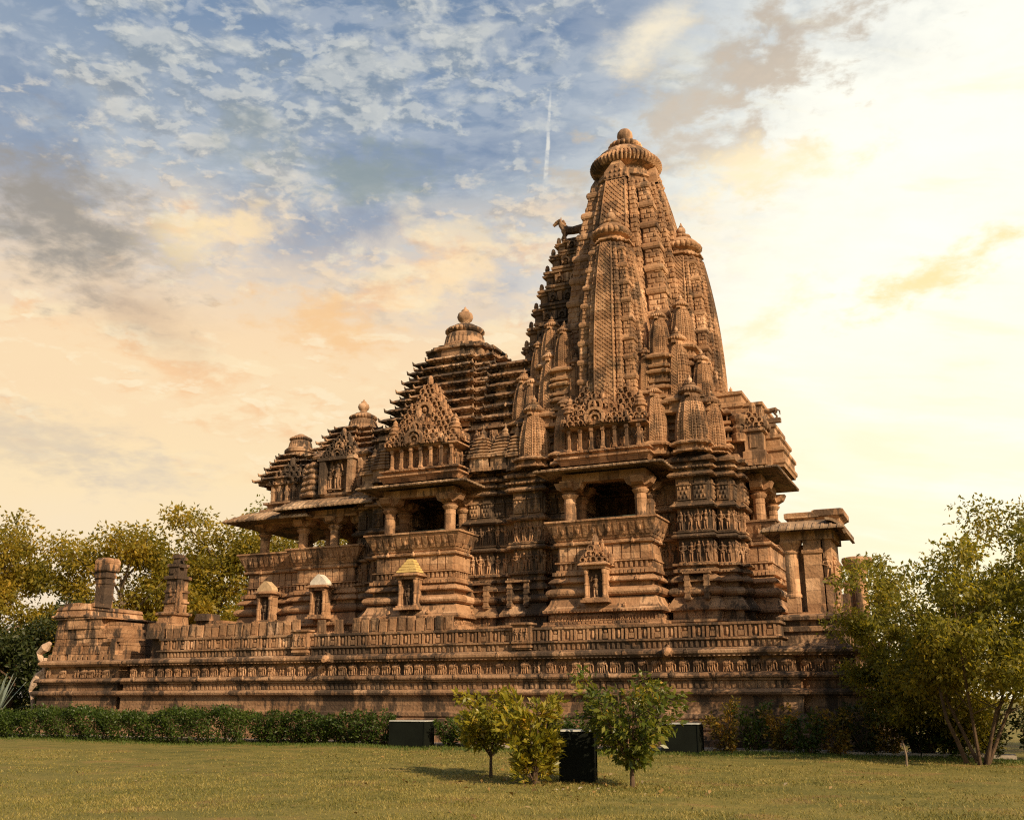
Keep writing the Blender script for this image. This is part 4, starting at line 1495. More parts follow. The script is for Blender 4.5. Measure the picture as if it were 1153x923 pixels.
# antefix over the vestibule, stepping up the hall side of the tower
random.seed(43)
m = MB()
zs = [13.0, 14.0, 15.0, 15.9, 16.8, 17.7, 18.6, 19.5, 20.4, 21.2, 21.75]
for k in range(len(zs) - 1):
    z0, z1 = zs[k], zs[k + 1]
    t = (z0 - 15.0) / 6.8
    xl = -17.0 + 1.85 * max(0, t) ** 1.25
    hy = 1.75 - 0.75 * max(0, t)
    pl = [(xl, YC - hy * 0.7), (xl + 0.55, YC - hy * 0.7), (xl + 0.55, YC - hy), (-12.8, YC - hy), (-12.8, YC + hy), (xl + 0.55, YC + hy), (xl + 0.55, YC + hy * 0.7), (xl, YC + hy * 0.7)]
    dzz = z1 - z0
    m.mould(pl, [(-0.03, z0), (-0.03, z0 + dzz * 0.55), (0.10, z0 + dzz * 0.6), (0.12, z0 + dzz * 0.7), (0.0, z0 + dzz * 0.76), (0.08, z0 + dzz * 0.8), (0.08, z0 + dzz * 0.92), (-0.05, z1)])
    row_of_blocks(m, pl, z0 + 0.04, z0 + dzz * 0.52, 0.42, 0.55, -0.04, 0.09, lambda nr, a: nr[1] < -0.3, 0.6)
    for i in range(2):
        arch(m, (xl + 0.9 + 0.7 * i, YC - hy - 0.08, z0 + dzz * 0.05), (1, 0), (0, -1), 0.2, 0.07, 0.12, 8, True)
    m.blob((xl + 0.05, YC - hy * 0.6, z1 + 0.12), (0.12, 0.12, 0.22), 6, 4)
# framed niche low on the antefix
m.box(-15.7, -15.0, YC - 1.95, YC - 1.3, 16.1, 16.25)
m.box(-15.7, -15.55, YC - 1.9, YC - 1.3, 16.25, 17.3)
m.box(-15.15, -15.0, YC - 1.9, YC - 1.3, 16.25, 17.3)
m.box(-15.8, -14.9, YC - 2.0, YC - 1.3, 17.3, 17.45)
stamp(m, FIGS[1], (-15.35, YC - 1.65, 16.25), (1, 0), (0, -1), 0.95)
antefix = m.build('tower_antefix', M_WALL, temple)


def prancing_beast(m, x, y, z, s, face=-1):
    """small stone horse on a roof edge, seen from its side; face = -1 looks left"""
    f = face
    P = lambda a, b: (x + f * a * s, y, z + b * s)
    m.tube([P(-0.52, 0.52), P(-0.42, 0.58), P(0.0, 0.56), P(0.34, 0.62), P(0.46, 0.66)], [0.10 * s, 0.19 * s, 0.17 * s, 0.19 * s, 0.13 * s], 8)
    m.tube([P(0.34, 0.68), P(0.50, 0.90), P(0.58, 1.06)], [0.17 * s, 0.13 * s, 0.09 * s], 7)
    m.tube([P(0.54, 1.10), P(0.70, 1.04), P(0.86, 0.92)], [0.10 * s, 0.09 * s, 0.06 * s], 7)
    m.tube([P(0.53, 1.12), P(0.52, 1.26)], [0.04 * s, 0.012 * s], 4)
    m.tube([P(0.36, 0.90), P(0.44, 1.10)], [0.07 * s, 0.05 * s], 5)
    for dy in (-0.09, 0.09):
        q = lambda a, b: (x + f * a * s, y + dy * s, z + b * s)
        m.tube([q(-0.42, 0.50), q(-0.34, 0.34), q(-0.47, 0.20), q(-0.44, 0.0)], [0.12 * s, 0.08 * s, 0.055 * s, 0.06 * s], 6)
        m.tube([q(0.36, 0.52), q(0.42 + dy, 0.28), q(0.38 + dy, 0.16), q(0.40 + dy * 1.5, 0.0)], [0.10 * s, 0.065 * s, 0.05 * s, 0.055 * s], 6)
    m.tube([P(-0.52, 0.58), P(-0.66, 0.5), P(-0.68, 0.25)], [0.05 * s, 0.055 * s, 0.03 * s], 5)
    m.box(x - 0.7 * s, x + 0.7 * s, y - 0.2 * s, y + 0.2 * s, z - 0.16, z + 0.01)


m = MB()
prancing_beast(m, -14.75, YC - 0.2, 21.9, 1.15)
m.build('stone_horse', M_WALL, antefix)

# roof steps over the rear balcony: turret shrine and the beast on the edge
m = MB()
for k, (x1, z1) in enumerate(((-7.25, 13.35), (-6.5, 12.85), (-6.12, 12.0), (-5.92, 11.5), (-5.8, 10.95))):
    z0 = 10.18
    hy = (1.6, 1.48, 1.1, 1.25, 1.4)[k]
    m.mould(rect(-9.0 + k * 0.3, x1, YC - hy, YC + hy), [(0, z0), (0.06, z0 + 0.2), (0.06, z0 + 0.3), (0, z0 + 0.34), (0, z1 - 0.7), (0.08, z1 - 0.62), (0.08, z1 - 0.5), (0.0, z1 - 0.45), (0.0, z1 - 0.18), (0.07, z1 - 0.12), (0.07, z1)])
m.lathe(-7.35, YC - 1.75, [(0.32, 0), (0.36, 0.3), (0.28, 0.35), (0.36, 0.55), (0.26, 0.7), (0.38, 0.9), (0.40, 1.05), (0.2, 1.15)], 14, 0, 0, (0, 0), 11.2)
m.box(-7.75, -6.2, YC - 1.9, YC - 1.2, 10.15, 10.62)
m.mould(rect(-7.15, -6.45, YC - 1.95, YC - 1.3), [(0.08, 10.2), (0.08, 10.75), (0, 10.8), (0, 11.5), (0.1, 11.55), (0.1, 11.65), (0, 11.7)])
pediment(m, -6.8, YC - 1.75, 11.7, 0.8, 0.7, 3, 0.15)
m.box(-6.95, -6.65, YC - 1.99, YC - 1.9, 10.9, 11.4)
steps = m.build('rear_roof_steps', M_SPIRE, temple)
m = MB()
prancing_beast(m, -6.3, YC - 0.9, 12.25, 0.62, -1)
m.build('stone_beast', M_SPIRE, steps)

# ================================================================ PLATFORM
random.seed(51)
PLAT_LO = [(.75, -0.1), (.75, .30), (.62, .32), (.62, .52), (.42, .56), (.46, .62), (.46, .86), (.30, .90), (.36, .96), (.36, 1.08), (.20, 1.13), (.20, 1.58), (.24, 1.60), (.24, 1.64),
           (.34, 1.66), (.40, 1.70), (.42, 1.76), (.40, 1.82), (.32, 1.87), (.16, 1.88), (.16, 2.12), (.26, 2.14), (.26, 2.20), (.36, 2.22), (.38, 2.27), (.30, 2.36), (.22, 2.38), (-.03, 2.40),
           (-.03, 2.86), (.20, 2.88), (.24, 2.92), (.30, 2.98), (.30, 3.06), (.16, 3.16)]
PLAT_HI = [(.16, 3.16), (.06, 3.17), (.06, 3.40), (.16, 3.42), (.16, 3.47), (.02, 3.49), (.02, 3.86), (.10, 3.88), (.10, 3.96), (-.35, 3.97), (-.36, 3.0), (-3.0, 3.0)]
pf = thing('temple_platform', 'long moulded stone platform with a band of carved elephants, under the temple', 'platform', (-17, 40, 0))
lo = [(-32.5, 33.0), (-5.1, 33.0), (-5.1, 33.5), (-3.3, 33.5), (-3.3, 48), (-32.5, 48)]
hi = [(-30.9, 33.0), (-5.55, 33.0), (-5.55, 47.6), (-30.9, 47.6)]
m = MB()
m.mould(lo, PLAT_LO)
m.mould(hi, PLAT_HI)
fr = lambda nr, a: nr[1] < -0.5
row_of_blocks(m, lo, 1.90, 2.10, 0.20, 0.55, .15, .20, fr, 0.5)
row_of_blocks(m, hi, 3.19, 3.39, 0.18, 0.45, .05, .11, fr, 0.3)
row_of_blocks(m, lo, 2.885, 2.915, 0.16, 0.5, .19, .25, fr, 0.3)
for z, o, pitch in ((2.31, .36, 1.15), (3.02, .29, 2.3)):
    for a, t, nr, L in edges(lo):
        if nr[1] < -0.5:
            for i in range(int(L / pitch)):
                s = (i + 0.5) * pitch + random.uniform(-.15, .15)
                p = (a[0] + t[0] * s + nr[0] * o, a[1] + nr[1] * o, z)
                m.blob(p, (0.10, 0.06, 0.08), 6, 4)
                m.blob((p[0], p[1], p[2] + 0.08), (0.05, 0.05, 0.06), 5, 3)
# steps of rough masonry beyond the parapet, under the corner shrine
m.mould(rect(-5.5, -3.75, 34.1, 38.2), [(.2, 2.9), (.2, 3.25), (.06, 3.3), (.06, 3.62), (.16, 3.66), (.16, 3.80), (.02, 3.84), (.02, 3.98), (.22, 4.02), (.24, 4.12), (.1, 4.2)])
base = m.build('moulded_base', M_PLAT, pf)

m = MB()
row_of_figures(m, lo, 2.41, 0.44, 0.47, -0.035, fr, ELES * 3 + RIDS[:2], 0.72)
m.build('elephant_frieze', M_FRZ, pf)

m = MB()      # parapet band: posts, tablets and lozenges
for a, t, nr, L in edges(hi):
    if nr[1] > -0.5:
        continue
    n = int(L / 0.46)
    for i in range(n):
        st = L / n
        wall_box(m, a, t, nr, i * st + 0.02, i * st + 0.10, 3.495, 3.855, 0.01, 0.08)
        wall_box(m, a, t, nr, i * st + 0.34, i * st + 0.41, 3.495, 3.855, 0.01, 0.07)
        s = i * st + 0.22
        p = (a[0] + t[0] * s + nr[0] * 0.02, a[1] + nr[1] * 0.02, 3.68)
        if i % 2:
            m.blob(p, (0.085, 0.06, 0.15), 4, 4)
        else:
            wall_box(m, a, t, nr, i * st + 0.13, i * st + 0.31, 3.53, 3.70, 0.01, 0.06)
            m.blob((p[0], p[1], 3.77), (0.07, 0.05, 0.06), 6, 3)
m.build('parapet_band', M_FRZ, pf)

# upright back slabs on the parapet, along the left half
xs = np.arange(-30.6, -17.0, 0.40)
for i, x in enumerate(xs):
    h = random.choice((0.52, 0.54, 0.56, 0.50)) + random.uniform(-.03, .03)
    if -24.2 < x < -23.3 or random.random() < 0.04:
        continue
    m = MB()
    m.box(-0.165, 0.165, -0.07, 0.07, 0.0, h, 0.012)
    if random.random() < 0.6:
        m.box(-0.10, 0.10, -0.09, -0.068, 0.06, h - 0.06, 0.004)
    o = m.build('parapet_slab', random.choice((M_BALC, M_FRZ, M_FRZ, M_PLAT)), pf)
    o.location = Vector((x, 33.1 + random.uniform(-.015, .015), 3.972)) - world_loc(pf)
    o.rotation_euler = (R(random.uniform(-3, 5)), R(random.uniform(-1.2, 1.2)), R(random.uniform(-2, 2)))

for x in (-23.75, -14.35):
    m = MB()
    m.mould(rect(x - 0.36, x + 0.36, 32.72, 33.1), [(-.06, 3.2), (-.06, 3.26), (0.0, 3.27), (0.0, 3.34), (-.06, 3.36), (0.02, 3.42), (0.02, 3.48), (-.02, 3.5), (-.02, 4.0), (.0, 4.02), (.06, 4.06), (.06, 4.12), (-.05, 4.14)])
    for k in range(3):
        stamp(m, FIGS[k], (x + (k - 1) * 0.2, 32.74, 3.52), (1, 0), (0, -1), 0.42)
    m.build('carved_post', M_FRZ, pf)
for x, z in ((-22.3, 2.98), (-9.1, 3.02)):
    m = MB()
    m.tube([(x, 33.0, z), (x, 32.6, z + 0.03), (x + 0.08, 32.3, z + 0.03), (x + 0.14, 32.08, z - 0.06)], [0.17, 0.18, 0.14, 0.08], 8)
    m.blob((x + 0.05, 32.5, z + 0.15), (0.11, 0.14, 0.10), 7, 4)
    m.tube([(x + 0.05, 32.42, z + 0.2), (x + 0.12, 32.25, z + 0.26)], [0.05, 0.015], 5)
    m.build('drain_spout', M_BALC, pf)

# ---------------------------------------------------------------- ruined corner block at the left end
random.seed(53)
rb = thing('ruined_corner_block', 'ruined ashlar block on a moulded stone base at the left end of the platform', 'ruin', (-35.5, 35, 0))
m = MB()
lb = rect(-37.5, -33.3, 33.15, 40)
m.mould(lb, PLAT_LO)
row_of_blocks(m, lb, 3.17, 3.38, 0.30, 0.55, -.3, .10, fr, 0.8)
m.mould(rect(-33.3, -32.4, 33.75, 40), PLAT_LO)
row_of_figures(m, lb, 2.42, 0.36, 0.42, 0.05, fr, RIDS + ELES, 1.0, 0.25)
m.build('moulded_base', M_PLAT, rb)
m = MB()      # courses of large worn blocks
zc = 3.16
for k, hh in enumerate((0.26, 0.36, 0.32, 0.40, 0.42, 0.08)):
    x = -37.4
    dep = 0.10 if k < 5 else -0.02
    while x < -33.5:
        wd = random.uniform(0.45, 1.1)
        x1 = min(x + wd, -33.45)
        if not (k >= 4 and x > -35.0) and not (k == 3 and x > -34.2):
            m.box(x + 0.015, x1 - 0.015, 33.15 + dep + random.uniform(-.08, .07), 36.5, zc + 0.008, zc + hh - 0.008, 0.012)
        x = x1
    zc += hh
m.mould(rect(-37.45, -35.6, 33.2, 36.6), [(0, zc), (.12, zc + .03), (.12, zc + .10), (.02, zc + .14), (-.02, zc + .3), (-.06, zc + .32), (.0, zc + .36), (-.05, zc + .5), (-.3, zc + .55)])
for i in range(9):
    x = -37.3 + i * 0.2
    m.box(x, x + random.uniform(.15, .3), 33.3 + random.uniform(0, .3), 34.5, zc + .5, zc + .58 + random.uniform(0, .12), 0.02)
m.box(-34.85, -33.85, 33.5, 36, 4.50, 4.78)
m.box(-34.3, -33.45, 33.1, 33.5, 3.9, 4.05)
m.box(-33.9, -33.55, 33.05, 33.5, 3.2, 3.9, 0.03)
m.build('ashlar_wall', M_RUIN, rb)
# stump of a pillar standing on the block
sp = thing('pillar_stump', 'squat broken stone pillar with a rounded head on the ruined ashlar block', 'pillar', (-35.95, 34.6, 5.2))
m = MB()
m.mould(rect(-36.45, -35.75, 34.2, 34.9), [(.12, 4.8), (.12, 5.22), (.0, 5.28), (.0, 5.4), (-.1, 5.46)], True, True)
m.mould(rect(-36.38, -35.82, 34.28, 34.84), [(0, 5.4), (0, 6.58), (.03, 6.6), (.03, 6.68), (-.01, 6.70), (-.01, 6.86), (.05, 6.88), (.05, 7.02), (.0, 7.04), (.0, 7.2)])
m.build('shaft', M_RUIN, sp)
m = MB()
rings = []
for z, o in ((7.18, .06), (7.24, .10), (7.45, .09), (7.66, .10), (7.78, .02), (7.82, -.10)):
    rings.append([(x + random.uniform(-.02, .02), y, z + random.uniform(-.015, .015)) for x, y in offset(rect(-36.40, -35.80, 34.28, 34.86), o)])
m.loft(rings)
m.box(-36.62, -36.36, 34.3, 34.8, 6.98, 7.4, 0.04)
m.box(-36.52, -36.39, 34.3, 34.75, 6.72, 6.98, 0.02)
m.build('capital', M_RUIN, sp)

# broken small shrine at the platform's left corner
bs = thing('broken_small_shrine', 'broken small stone shrine tower at the left corner of the platform', 'ruin', (-31.0, 34.2, 3.0))
m = MB()
m.mould(rect(-31.75, -30.95, 33.5, 34.5), [(.1, 3.0), (.1, 4.3), (.18, 4.34), (.18, 4.5), (.02, 4.55), (-.02, 4.95), (.08, 5.0), (.10, 5.08), (-.02, 5.14)])
m.mould(rect(-31.66, -31.02, 33.7, 34.4), [(0, 5.1), (0, 5.5), (.06, 5.52), (.06, 5.6), (0, 5.62), (0, 5.95), (.05, 5.97), (.05, 6.05), (-.02, 6.08), (-.02, 6.5), (.08, 6.54), (.08, 6.66), (-.04, 6.7)])
m.mould(rect(-31.62, -31.08, 33.75, 34.3), [(0, 6.68), (0, 7.05), (.06, 7.08), (.06, 7.2), (-.1, 7.24), (-.12, 7.42), (-.06, 7.46), (-.08, 7.6), (-.25, 7.66)])
for x in (-30.96, -30.84):
    m.box(x - 0.05, x + 0.05, 33.66, 33.78, 5.14, 6.5)
m.box(-31.5, -31.2, 33.68, 33.72, 6.1, 6.4)
m.box(-31.45, -31.25, 33.66, 33.7, 6.78, 6.95)
for i in range(16):
    x, z = random.uniform(-31.6, -31.0), random.uniform(5.2, 7.4)
    m.box(x, x + 0.2, 33.64 + (0.14 if z > 6.6 else 0), 34.0, z, z + 0.12, 0.015)
m.box(-30.35, -28.9, 34.3, 35.2, 3.6, 4.75)
m.box(-30.3, -29.6, 34.1, 35.0, 4.75, 5.05, 0.05)
m.box(-31.85, -30.95, 33.0, 33.45, 3.97, 4.62, 0.03)
m.build('shrine_tower', M_RUIN, bs)

# rearing stone beasts on the end of the left block
rbm = thing('carved_beast', 'pale rearing stone beast jutting from the left end of the moulded base', 'statue', (-38.18, 33.5, 1.8))
m = MB()
m.tube([(-37.83, 33.4, 3.95), (-38.06, 33.4, 3.75), (-38.40, 33.4, 3.50), (-38.28, 33.4, 3.25), (-38.00, 33.4, 3.05)], [0.10, 0.22, 0.15, 0.13, 0.10], 8)
m.tube([(-38.00, 33.4, 3.3), (-37.98, 33.4, 2.6)], [0.09, 0.08], 6)
m.build('upper_beast', M_CREAM, rbm)
m = MB()
m.tube([(-38.03, 33.4, 2.72), (-38.26, 33.4, 2.5), (-38.50, 33.4, 2.18), (-38.70, 33.4, 1.88)], [0.12, 0.2, 0.17, 0.08], 8)
m.tube([(-38.68, 33.4, 1.86), (-38.48, 33.35, 1.70), (-38.28, 33.3, 1.2), (-38.23, 33.3, 1.0)], [0.07, 0.09, 0.08, 0.10], 6)
m.tube([(-38.00, 33.45, 2.6), (-38.05, 33.45, 1.6), (-38.03, 33.45, 1.0)], [0.10, 0.08, 0.12], 6)
m.tube([(-38.48, 33.4, 1.75), (-38.13, 33.4, 1.74)], [0.06, 0.06], 5)
m.build('lower_beast', M_CREAM, rbm)

# ---------------------------------------------------------------- open corner shrine at the right
random.seed(57)
cs = thing('corner_shrine', 'small open stone shrine with one round column and a sloping eave, beside the right tree', 'shrine', (-4.7, 35.4, 4.1))
m = MB()
m.mould(rect(-5.45, -3.8, 34.4, 36.8), [(.05, 4.1), (.05, 4.22), (-.05, 4.26), (-.05, 4.3)], True, True)
m.build('floor_slab', M_BRICK, cs)
m = MB()
m.box(-5.42, -4.98, 34.45, 34.9, 4.28, 4.82)
m.lathe(-5.2, 34.68, [(0.28, 4.80), (0.28, 4.88), (0.235, 4.92), (0.23, 5.6), (0.225, 6.22), (0.27, 6.26), (0.28, 6.32), (0.24, 6.36), (0.30, 6.48), (0.38, 6.60), (0.38, 6.68)], 20)
m.build('round_column', M_BRICK, cs)
m = MB()
m.mould(rect(-4.78, -4.2, 34.5, 35.0), [(0, 4.28), (0, 6.2), (.05, 6.24), (.05, 6.34), (0, 6.38), (0, 6.75)])
m.mould(rect(-4.15, -3.88, 34.55, 36.6), [(0, 4.28), (0, 5.2), (.06, 5.24), (.06, 5.34), (0, 5.38), (0, 6.75)])
row_of_figures(m, rect(-4.15, -3.88, 34.55, 36.6), 5.4, 0.75, 0.4, 0.0, lambda nr, a: True, FIGS, 1.2)
for k in range(6):
    m.lathe(-3.84, 34.75, [(0.08, 0), (0.12, 0.06), (0.12, 0.1), (0.08, 0.16)], 8, 0, 0, (0, 0), 4.4 + 0.14 * k)
m.mould(rect(-5.35, -4.9, 36.1, 36.55), [(0, 4.28), (0, 6.75)])
m.build('carved_pier', M_BRICK, cs)
m = MB()
m.box(-5.5, -3.75, 34.45, 34.85, 6.68, 6.98)
m.box(-5.5, -5.1, 34.85, 36.6, 6.68, 6.98)
m.box(-4.2, -3.75, 34.85, 36.6, 6.68, 6.98)
m.build('lintel', M_BRICK, cs)
m = MB()
eave(m, rect(-5.5, -3.95, 34.55, 36.5), 7.22, 0.58, 0.20, 0.07, 0.5, lambda nr, a: nr[1] < -0.5 or nr[0] > 0.5)
# drooping curved eave stone on the right side
rings = []
for k in range(8):
    a = R(78 * k / 7)
    x = -3.95 + 0.58 * math.sin(a)
    z = 7.26 - 0.62 * (1 - math.cos(a))
    nx, nz = math.sin(a), math.cos(a)
    rings.append([(x, 34.1, z), (x + nx * .09, 34.1, z + nz * .09), (x + nx * .09, 36.7, z + nz * .09), (x, 36.7, z)])
m.loft(rings, True, True)
m.build('eave', M_EAVE, cs)
m = MB()
m.mould(rect(-5.2, -4.35, 34.7, 36.3), [(0, 7.25), (0, 7.42), (.14, 7.46), (.14, 7.62), (.02, 7.66)])
m.mould(rect(-4.32, -3.5, 34.72, 36.3), [(-.1, 7.25), (-.05, 7.40), (.05, 7.47), (.10, 7.50), (.10, 7.69), (.0, 7.73)])
m.build('roof_slab', M_BRICK, cs)

bc = thing('broken_column', 'broken round column with a bowl shaped capital behind the right tree', 'column', (-3.55, 39.5, 2.95))
m = MB()
m.lathe(-3.55, 39.5, [(0.55, 2.95), (0.55, 3.3), (0.34, 3.4), (0.29, 5.3), (0.27, 5.9), (0.30, 5.95), (0.34, 6.1), (0.50, 6.35), (0.56, 6.5), (0.54, 6.62), (0.35, 6.66)], 24)
m.build('shaft', M_BRICK, bc)
m = MB()
m.box(-4.15, -3.75, 39.3, 39.8, 3.0, 5.75, 0.06)
m.box(-4.3, -3.9, 39.2, 39.7, 3.0, 5.3, 0.08)
m.build('broken_wall_stub', M_BRICK, bc)

# ---------------------------------------------------------------- dark metal boxes on the lawn
def metal_box(x, y, wx, wy, h, rot, label):
    t = thing('metal_box', label, 'box', (x, y, 0), 'dark metal equipment boxes on the lawn')
    m = MB()
    a, b = wx / 2, wy / 2
    m.box(-a, a, -b, b, 0.0, h - 0.035, 0.004)
    for sx in (-1, 1):
        for sy in (-1, 1):
            m.box(sx * a - 0.018, sx * a + 0.018, sy * b - 0.018, sy * b + 0.018, 0.0, h - 0.03)
    m.box(-a * 0.9, a * 0.9, -b - 0.012, -b + 0.0, h * 0.06, h * 0.10)
    o = m.build('box_body', M_IRON)
    o.parent = t
    m = MB()
    m.box(-a - 0.02, a + 0.02, -b - 0.02, b + 0.02, h - 0.033, h, 0.006)
    o = m.build('box_lid', M_LID)
    o.parent = t
    m = MB()
    for zz in (0.3, 0.7):
        m.tube([(a - 0.005, -b * 0.9, h * zz), (a + 0.018, -b * 0.9, h * zz), (a + 0.018, -b * 0.9, h * zz + 0.07)], 0.012, 6)
    o = m.build('hinge', M_IRON)
    o.parent = t
    t.rotation_euler = (0, 0, R(rot))
    return t


metal_box(-7.42, 19.75, 0.66, 0.60, 0.98, 14, 'tall dark metal box standing between the yellow shrub and the young tree')
metal_box(-17.5, 30.7, 1.30, 0.7, 0.86, 2, 'low dark metal box with a pale lid at the end of the clipped hedge')
metal_box(-8.25, 30.9, 1.10, 0.7, 0.86, 2, 'low dark metal box half hidden behind the young tree by the platform')

# ================================================================ GROUND
def lawn_material():
    m, T = new_mat('lawn_turf')
    pos = T.n('ShaderNodeNewGeometry').outputs['Position']
    big = T.noise(pos, 0.16, 4, 0.5)
    mid = T.noise(pos, 1.1, 6, 0.62)
    fin = T.noise(pos, 16.0, 5, 0.7)
    col = T.ramp(T.m('ADD', T.m('MULTIPLY', mid, 0.6), T.m('MULTIPLY', big, 0.4)), [
        (0.32, (0.085, 0.088, 0.022)), (0.46, (0.155, 0.140, 0.036)), (0.58, (0.230, 0.184, 0.050)), (0.72, (0.290, 0.212, 0.066))])
    wide = T.rng(T.noise(pos, 0.055, 3, 0.5), 0.40, 0.62)
    col = T.mix(T.m('MULTIPLY', wide, 0.5), col, (0.17, 0.15, 0.045, 1))
    red = T.rng(T.noise(pos, 0.55, 7, 0.65, 0.3), 0.54, 0.66)
    col = T.mix(T.m('MULTIPLY', red, 0.55), col, (0.250, 0.140, 0.060, 1))
    col = T.mix(T.m('MULTIPLY', T.rng(fin, 0.55, 0.72), 0.5), col, (0.06, 0.048, 0.022, 1))
    bp = T.n('ShaderNodeBump')
    bp.inputs['Strength'].default_value = 0.6
    bp.inputs['Distance'].default_value = 0.04
    T.link(T.m('ADD', fin, T.m('MULTIPLY', T.noise(pos, 4.0, 4, 0.6), 1.2)), bp.inputs['Height'])
    bs = T.n('ShaderNodeBsdfPrincipled')
    T.link(col, bs.inputs['Base Color'])
    bs.inputs['Roughness'].default_value = 0.9
    bs.inputs['Specular IOR Level'].default_value = 0.15
    T.link(bp.outputs[0], bs.inputs['Normal'])
    out = T.n('ShaderNodeOutputMaterial')
    T.link(bs.outputs[0], out.inputs[0])
    return m


M_LAWN = lawn_material()
g = MB()
# one sheet: gently uneven near by, flat and huge beyond
nx, ny = 90, 70
gx = np.concatenate([[-1200, -400, -120], np.linspace(-60, 30, nx), [90, 400, 1200]])
gy = np.concatenate([[-300, -60], np.linspace(-6, 33, ny), [80, 200, 600, 1500]])
vs = []
for j, y in enumerate(gy):
    for i, x in enumerate(gx):
        z = 0.0
        if -60 < x < 30 and -6 < y < 32:
            z = 0.035 * math.sin(x * 0.43 + 0.7) * math.sin(y * 0.37) + 0.015 * math.sin(x * 1.3 + y * 0.9)
        vs.append((x, y, z))
NX = len(gx)
fs = [(j * NX + i, j * NX + i + 1, (j + 1) * NX + i + 1, (j + 1) * NX + i) for j in range(len(gy) - 1) for i in range(NX - 1)]
g.add(vs, fs)
structure(g.build('lawn', M_LAWN, None, None, True))


def lawn_z(x, y):
    return 0.035 * np.sin(x * 0.43 + 0.7) * np.sin(y * 0.37) + 0.015 * np.sin(x * 1.3 + y * 0.9)


M_PATH = plain('pale_paving', (0.36, 0.31, 0.26), 0.85, 0.3, 6, 0.25)
g = MB()
for i in range(34):
    x0 = -40 + i * 1.2
    g.box(x0 + 0.01, x0 + 1.19, 31.3, 32.3, 0.0, 0.10 + 0.004 * (i % 3), 0.01)
structure(g.build('paved_path', M_PATH))


def add_mesh(name, verts, faces4, mat, parent=None, loc=None):
    """fast path for big leaf meshes: verts (n,3), faces (m,4)"""
    me = bpy.data.meshes.new(name)
    me.vertices.add(len(verts))
    me.vertices.foreach_set('co', np.asarray(verts, dtype=np.float32).reshape(-1))
    k = faces4.shape[1]
    me.loops.add(faces4.size)
    me.loops.foreach_set('vertex_index', faces4.astype(np.int32).reshape(-1))
    me.polygons.add(len(faces4))
    me.polygons.foreach_set('loop_start', np.arange(0, faces4.size, k, dtype=np.int32))
    me.polygons.foreach_set('loop_total', np.full(len(faces4), k, dtype=np.int32))
    me.update(calc_edges=True)
    me.materials.append(mat)
    o = bpy.data.objects.new(name, me)
    COL.objects.link(o)
    if loc is not None:
        o.location = loc
    if parent is not None:
        o.parent = parent
    return o


# grass blades, thickest near the viewer
M_GRASS = leaf_mat('grass_blades', [(0.0, (0.062, 0.080, 0.020)), (0.35, (0.155, 0.148, 0.036)), (0.7, (0.265, 0.218, 0.060)), (1.0, (0.36, 0.28, 0.11))], 0.25, 0.6, 0.9)


def grass(n):
    v = rng.random(n)
    depth = 1.0 / (v * (1 / 10.5 - 1 / 33.0) + 1 / 33.0)
    lat = rng.uniform(-0.60, 0.60, n) * depth
    # tufts
    depth = depth + rng.normal(0, 0.03, n)
    x = FWD.x * depth + RGT.x * lat
    y = FWD.y * depth + RGT.y * lat
    keep = (y < 31.2)
    patch = 0.9 * np.sin(x * 0.31 + 2 * np.sin(y * 0.23)) + np.sin(x * 0.9 + 1.3 * np.sin(y * 0.7)) * np.sin(y * 1.1 + np.sin(x * 0.5)) + 0.5 * np.sin(x * 3.1) * np.sin(y * 2.7)
    keep &= rng.random(n) < np.clip(0.58 + 0.40 * patch, 0.08, 1)
    x, y, depth = x[keep], y[keep], depth[keep]
    n = len(x)
    h = rng.uniform(0.018, 0.05, n) * (1 + 0.25 * (rng.random(n) < 0.06))
    w = 0.0045 * depth / 11 * rng.uniform(0.7, 1.4, n)
    a = rng.uniform(0, 2 * np.pi, n)
    lean = rng.uniform(0.2, 1.1, n) * h
    la = rng.uniform(0, 2 * np.pi, n)
    z = lawn_z(x, y)
    P = np.zeros((n, 3, 3))
    P[:, 0] = np.stack([x - w * np.cos(a), y - w * np.sin(a), z], 1)
    P[:, 1] = np.stack([x + w * np.cos(a), y + w * np.sin(a), z], 1)
    P[:, 2] = np.stack([x + lean * np.cos(la), y + lean * np.sin(la), z + h], 1)
    return P.reshape(-1, 3), np.arange(n * 3).reshape(-1, 3)


gv, gf = grass(240000)
go = add_mesh('grass', gv, gf, M_GRASS)
go['kind'] = 'stuff'
# longer blades under the hedge; their darker green paints the shade strip there
n = 26000
x = rng.uniform(-44, 4, n)
y = 31.0 - np.abs(rng.normal(0, 1.1, n)) + 0.3
h = rng.uniform(0.03, 0.10, n)
a = rng.uniform(0, 6.28, n)
P = np.zeros((n, 3, 3))
P[:, 0] = np.stack([x - .014 * np.cos(a), y - .014 * np.sin(a), lawn_z(x, y)], 1)
P[:, 1] = np.stack([x + .014 * np.cos(a), y + .014 * np.sin(a), lawn_z(x, y)], 1)
P[:, 2] = np.stack([x + .05 * np.cos(a * 3), y + .05 * np.sin(a * 3), lawn_z(x, y) + h], 1)
M_GRASS2 = leaf_mat('hedge_shade_grass', [(0.0, (0.04, 0.075, 0.014)), (0.5, (0.075, 0.115, 0.02)), (1.0, (0.14, 0.14, 0.03))], 0.3, 0.6, 0.9)
o = add_mesh('edge_grass', P.reshape(-1, 3), np.arange(n * 3).reshape(-1, 3), M_GRASS2)
o['kind'] = 'stuff'


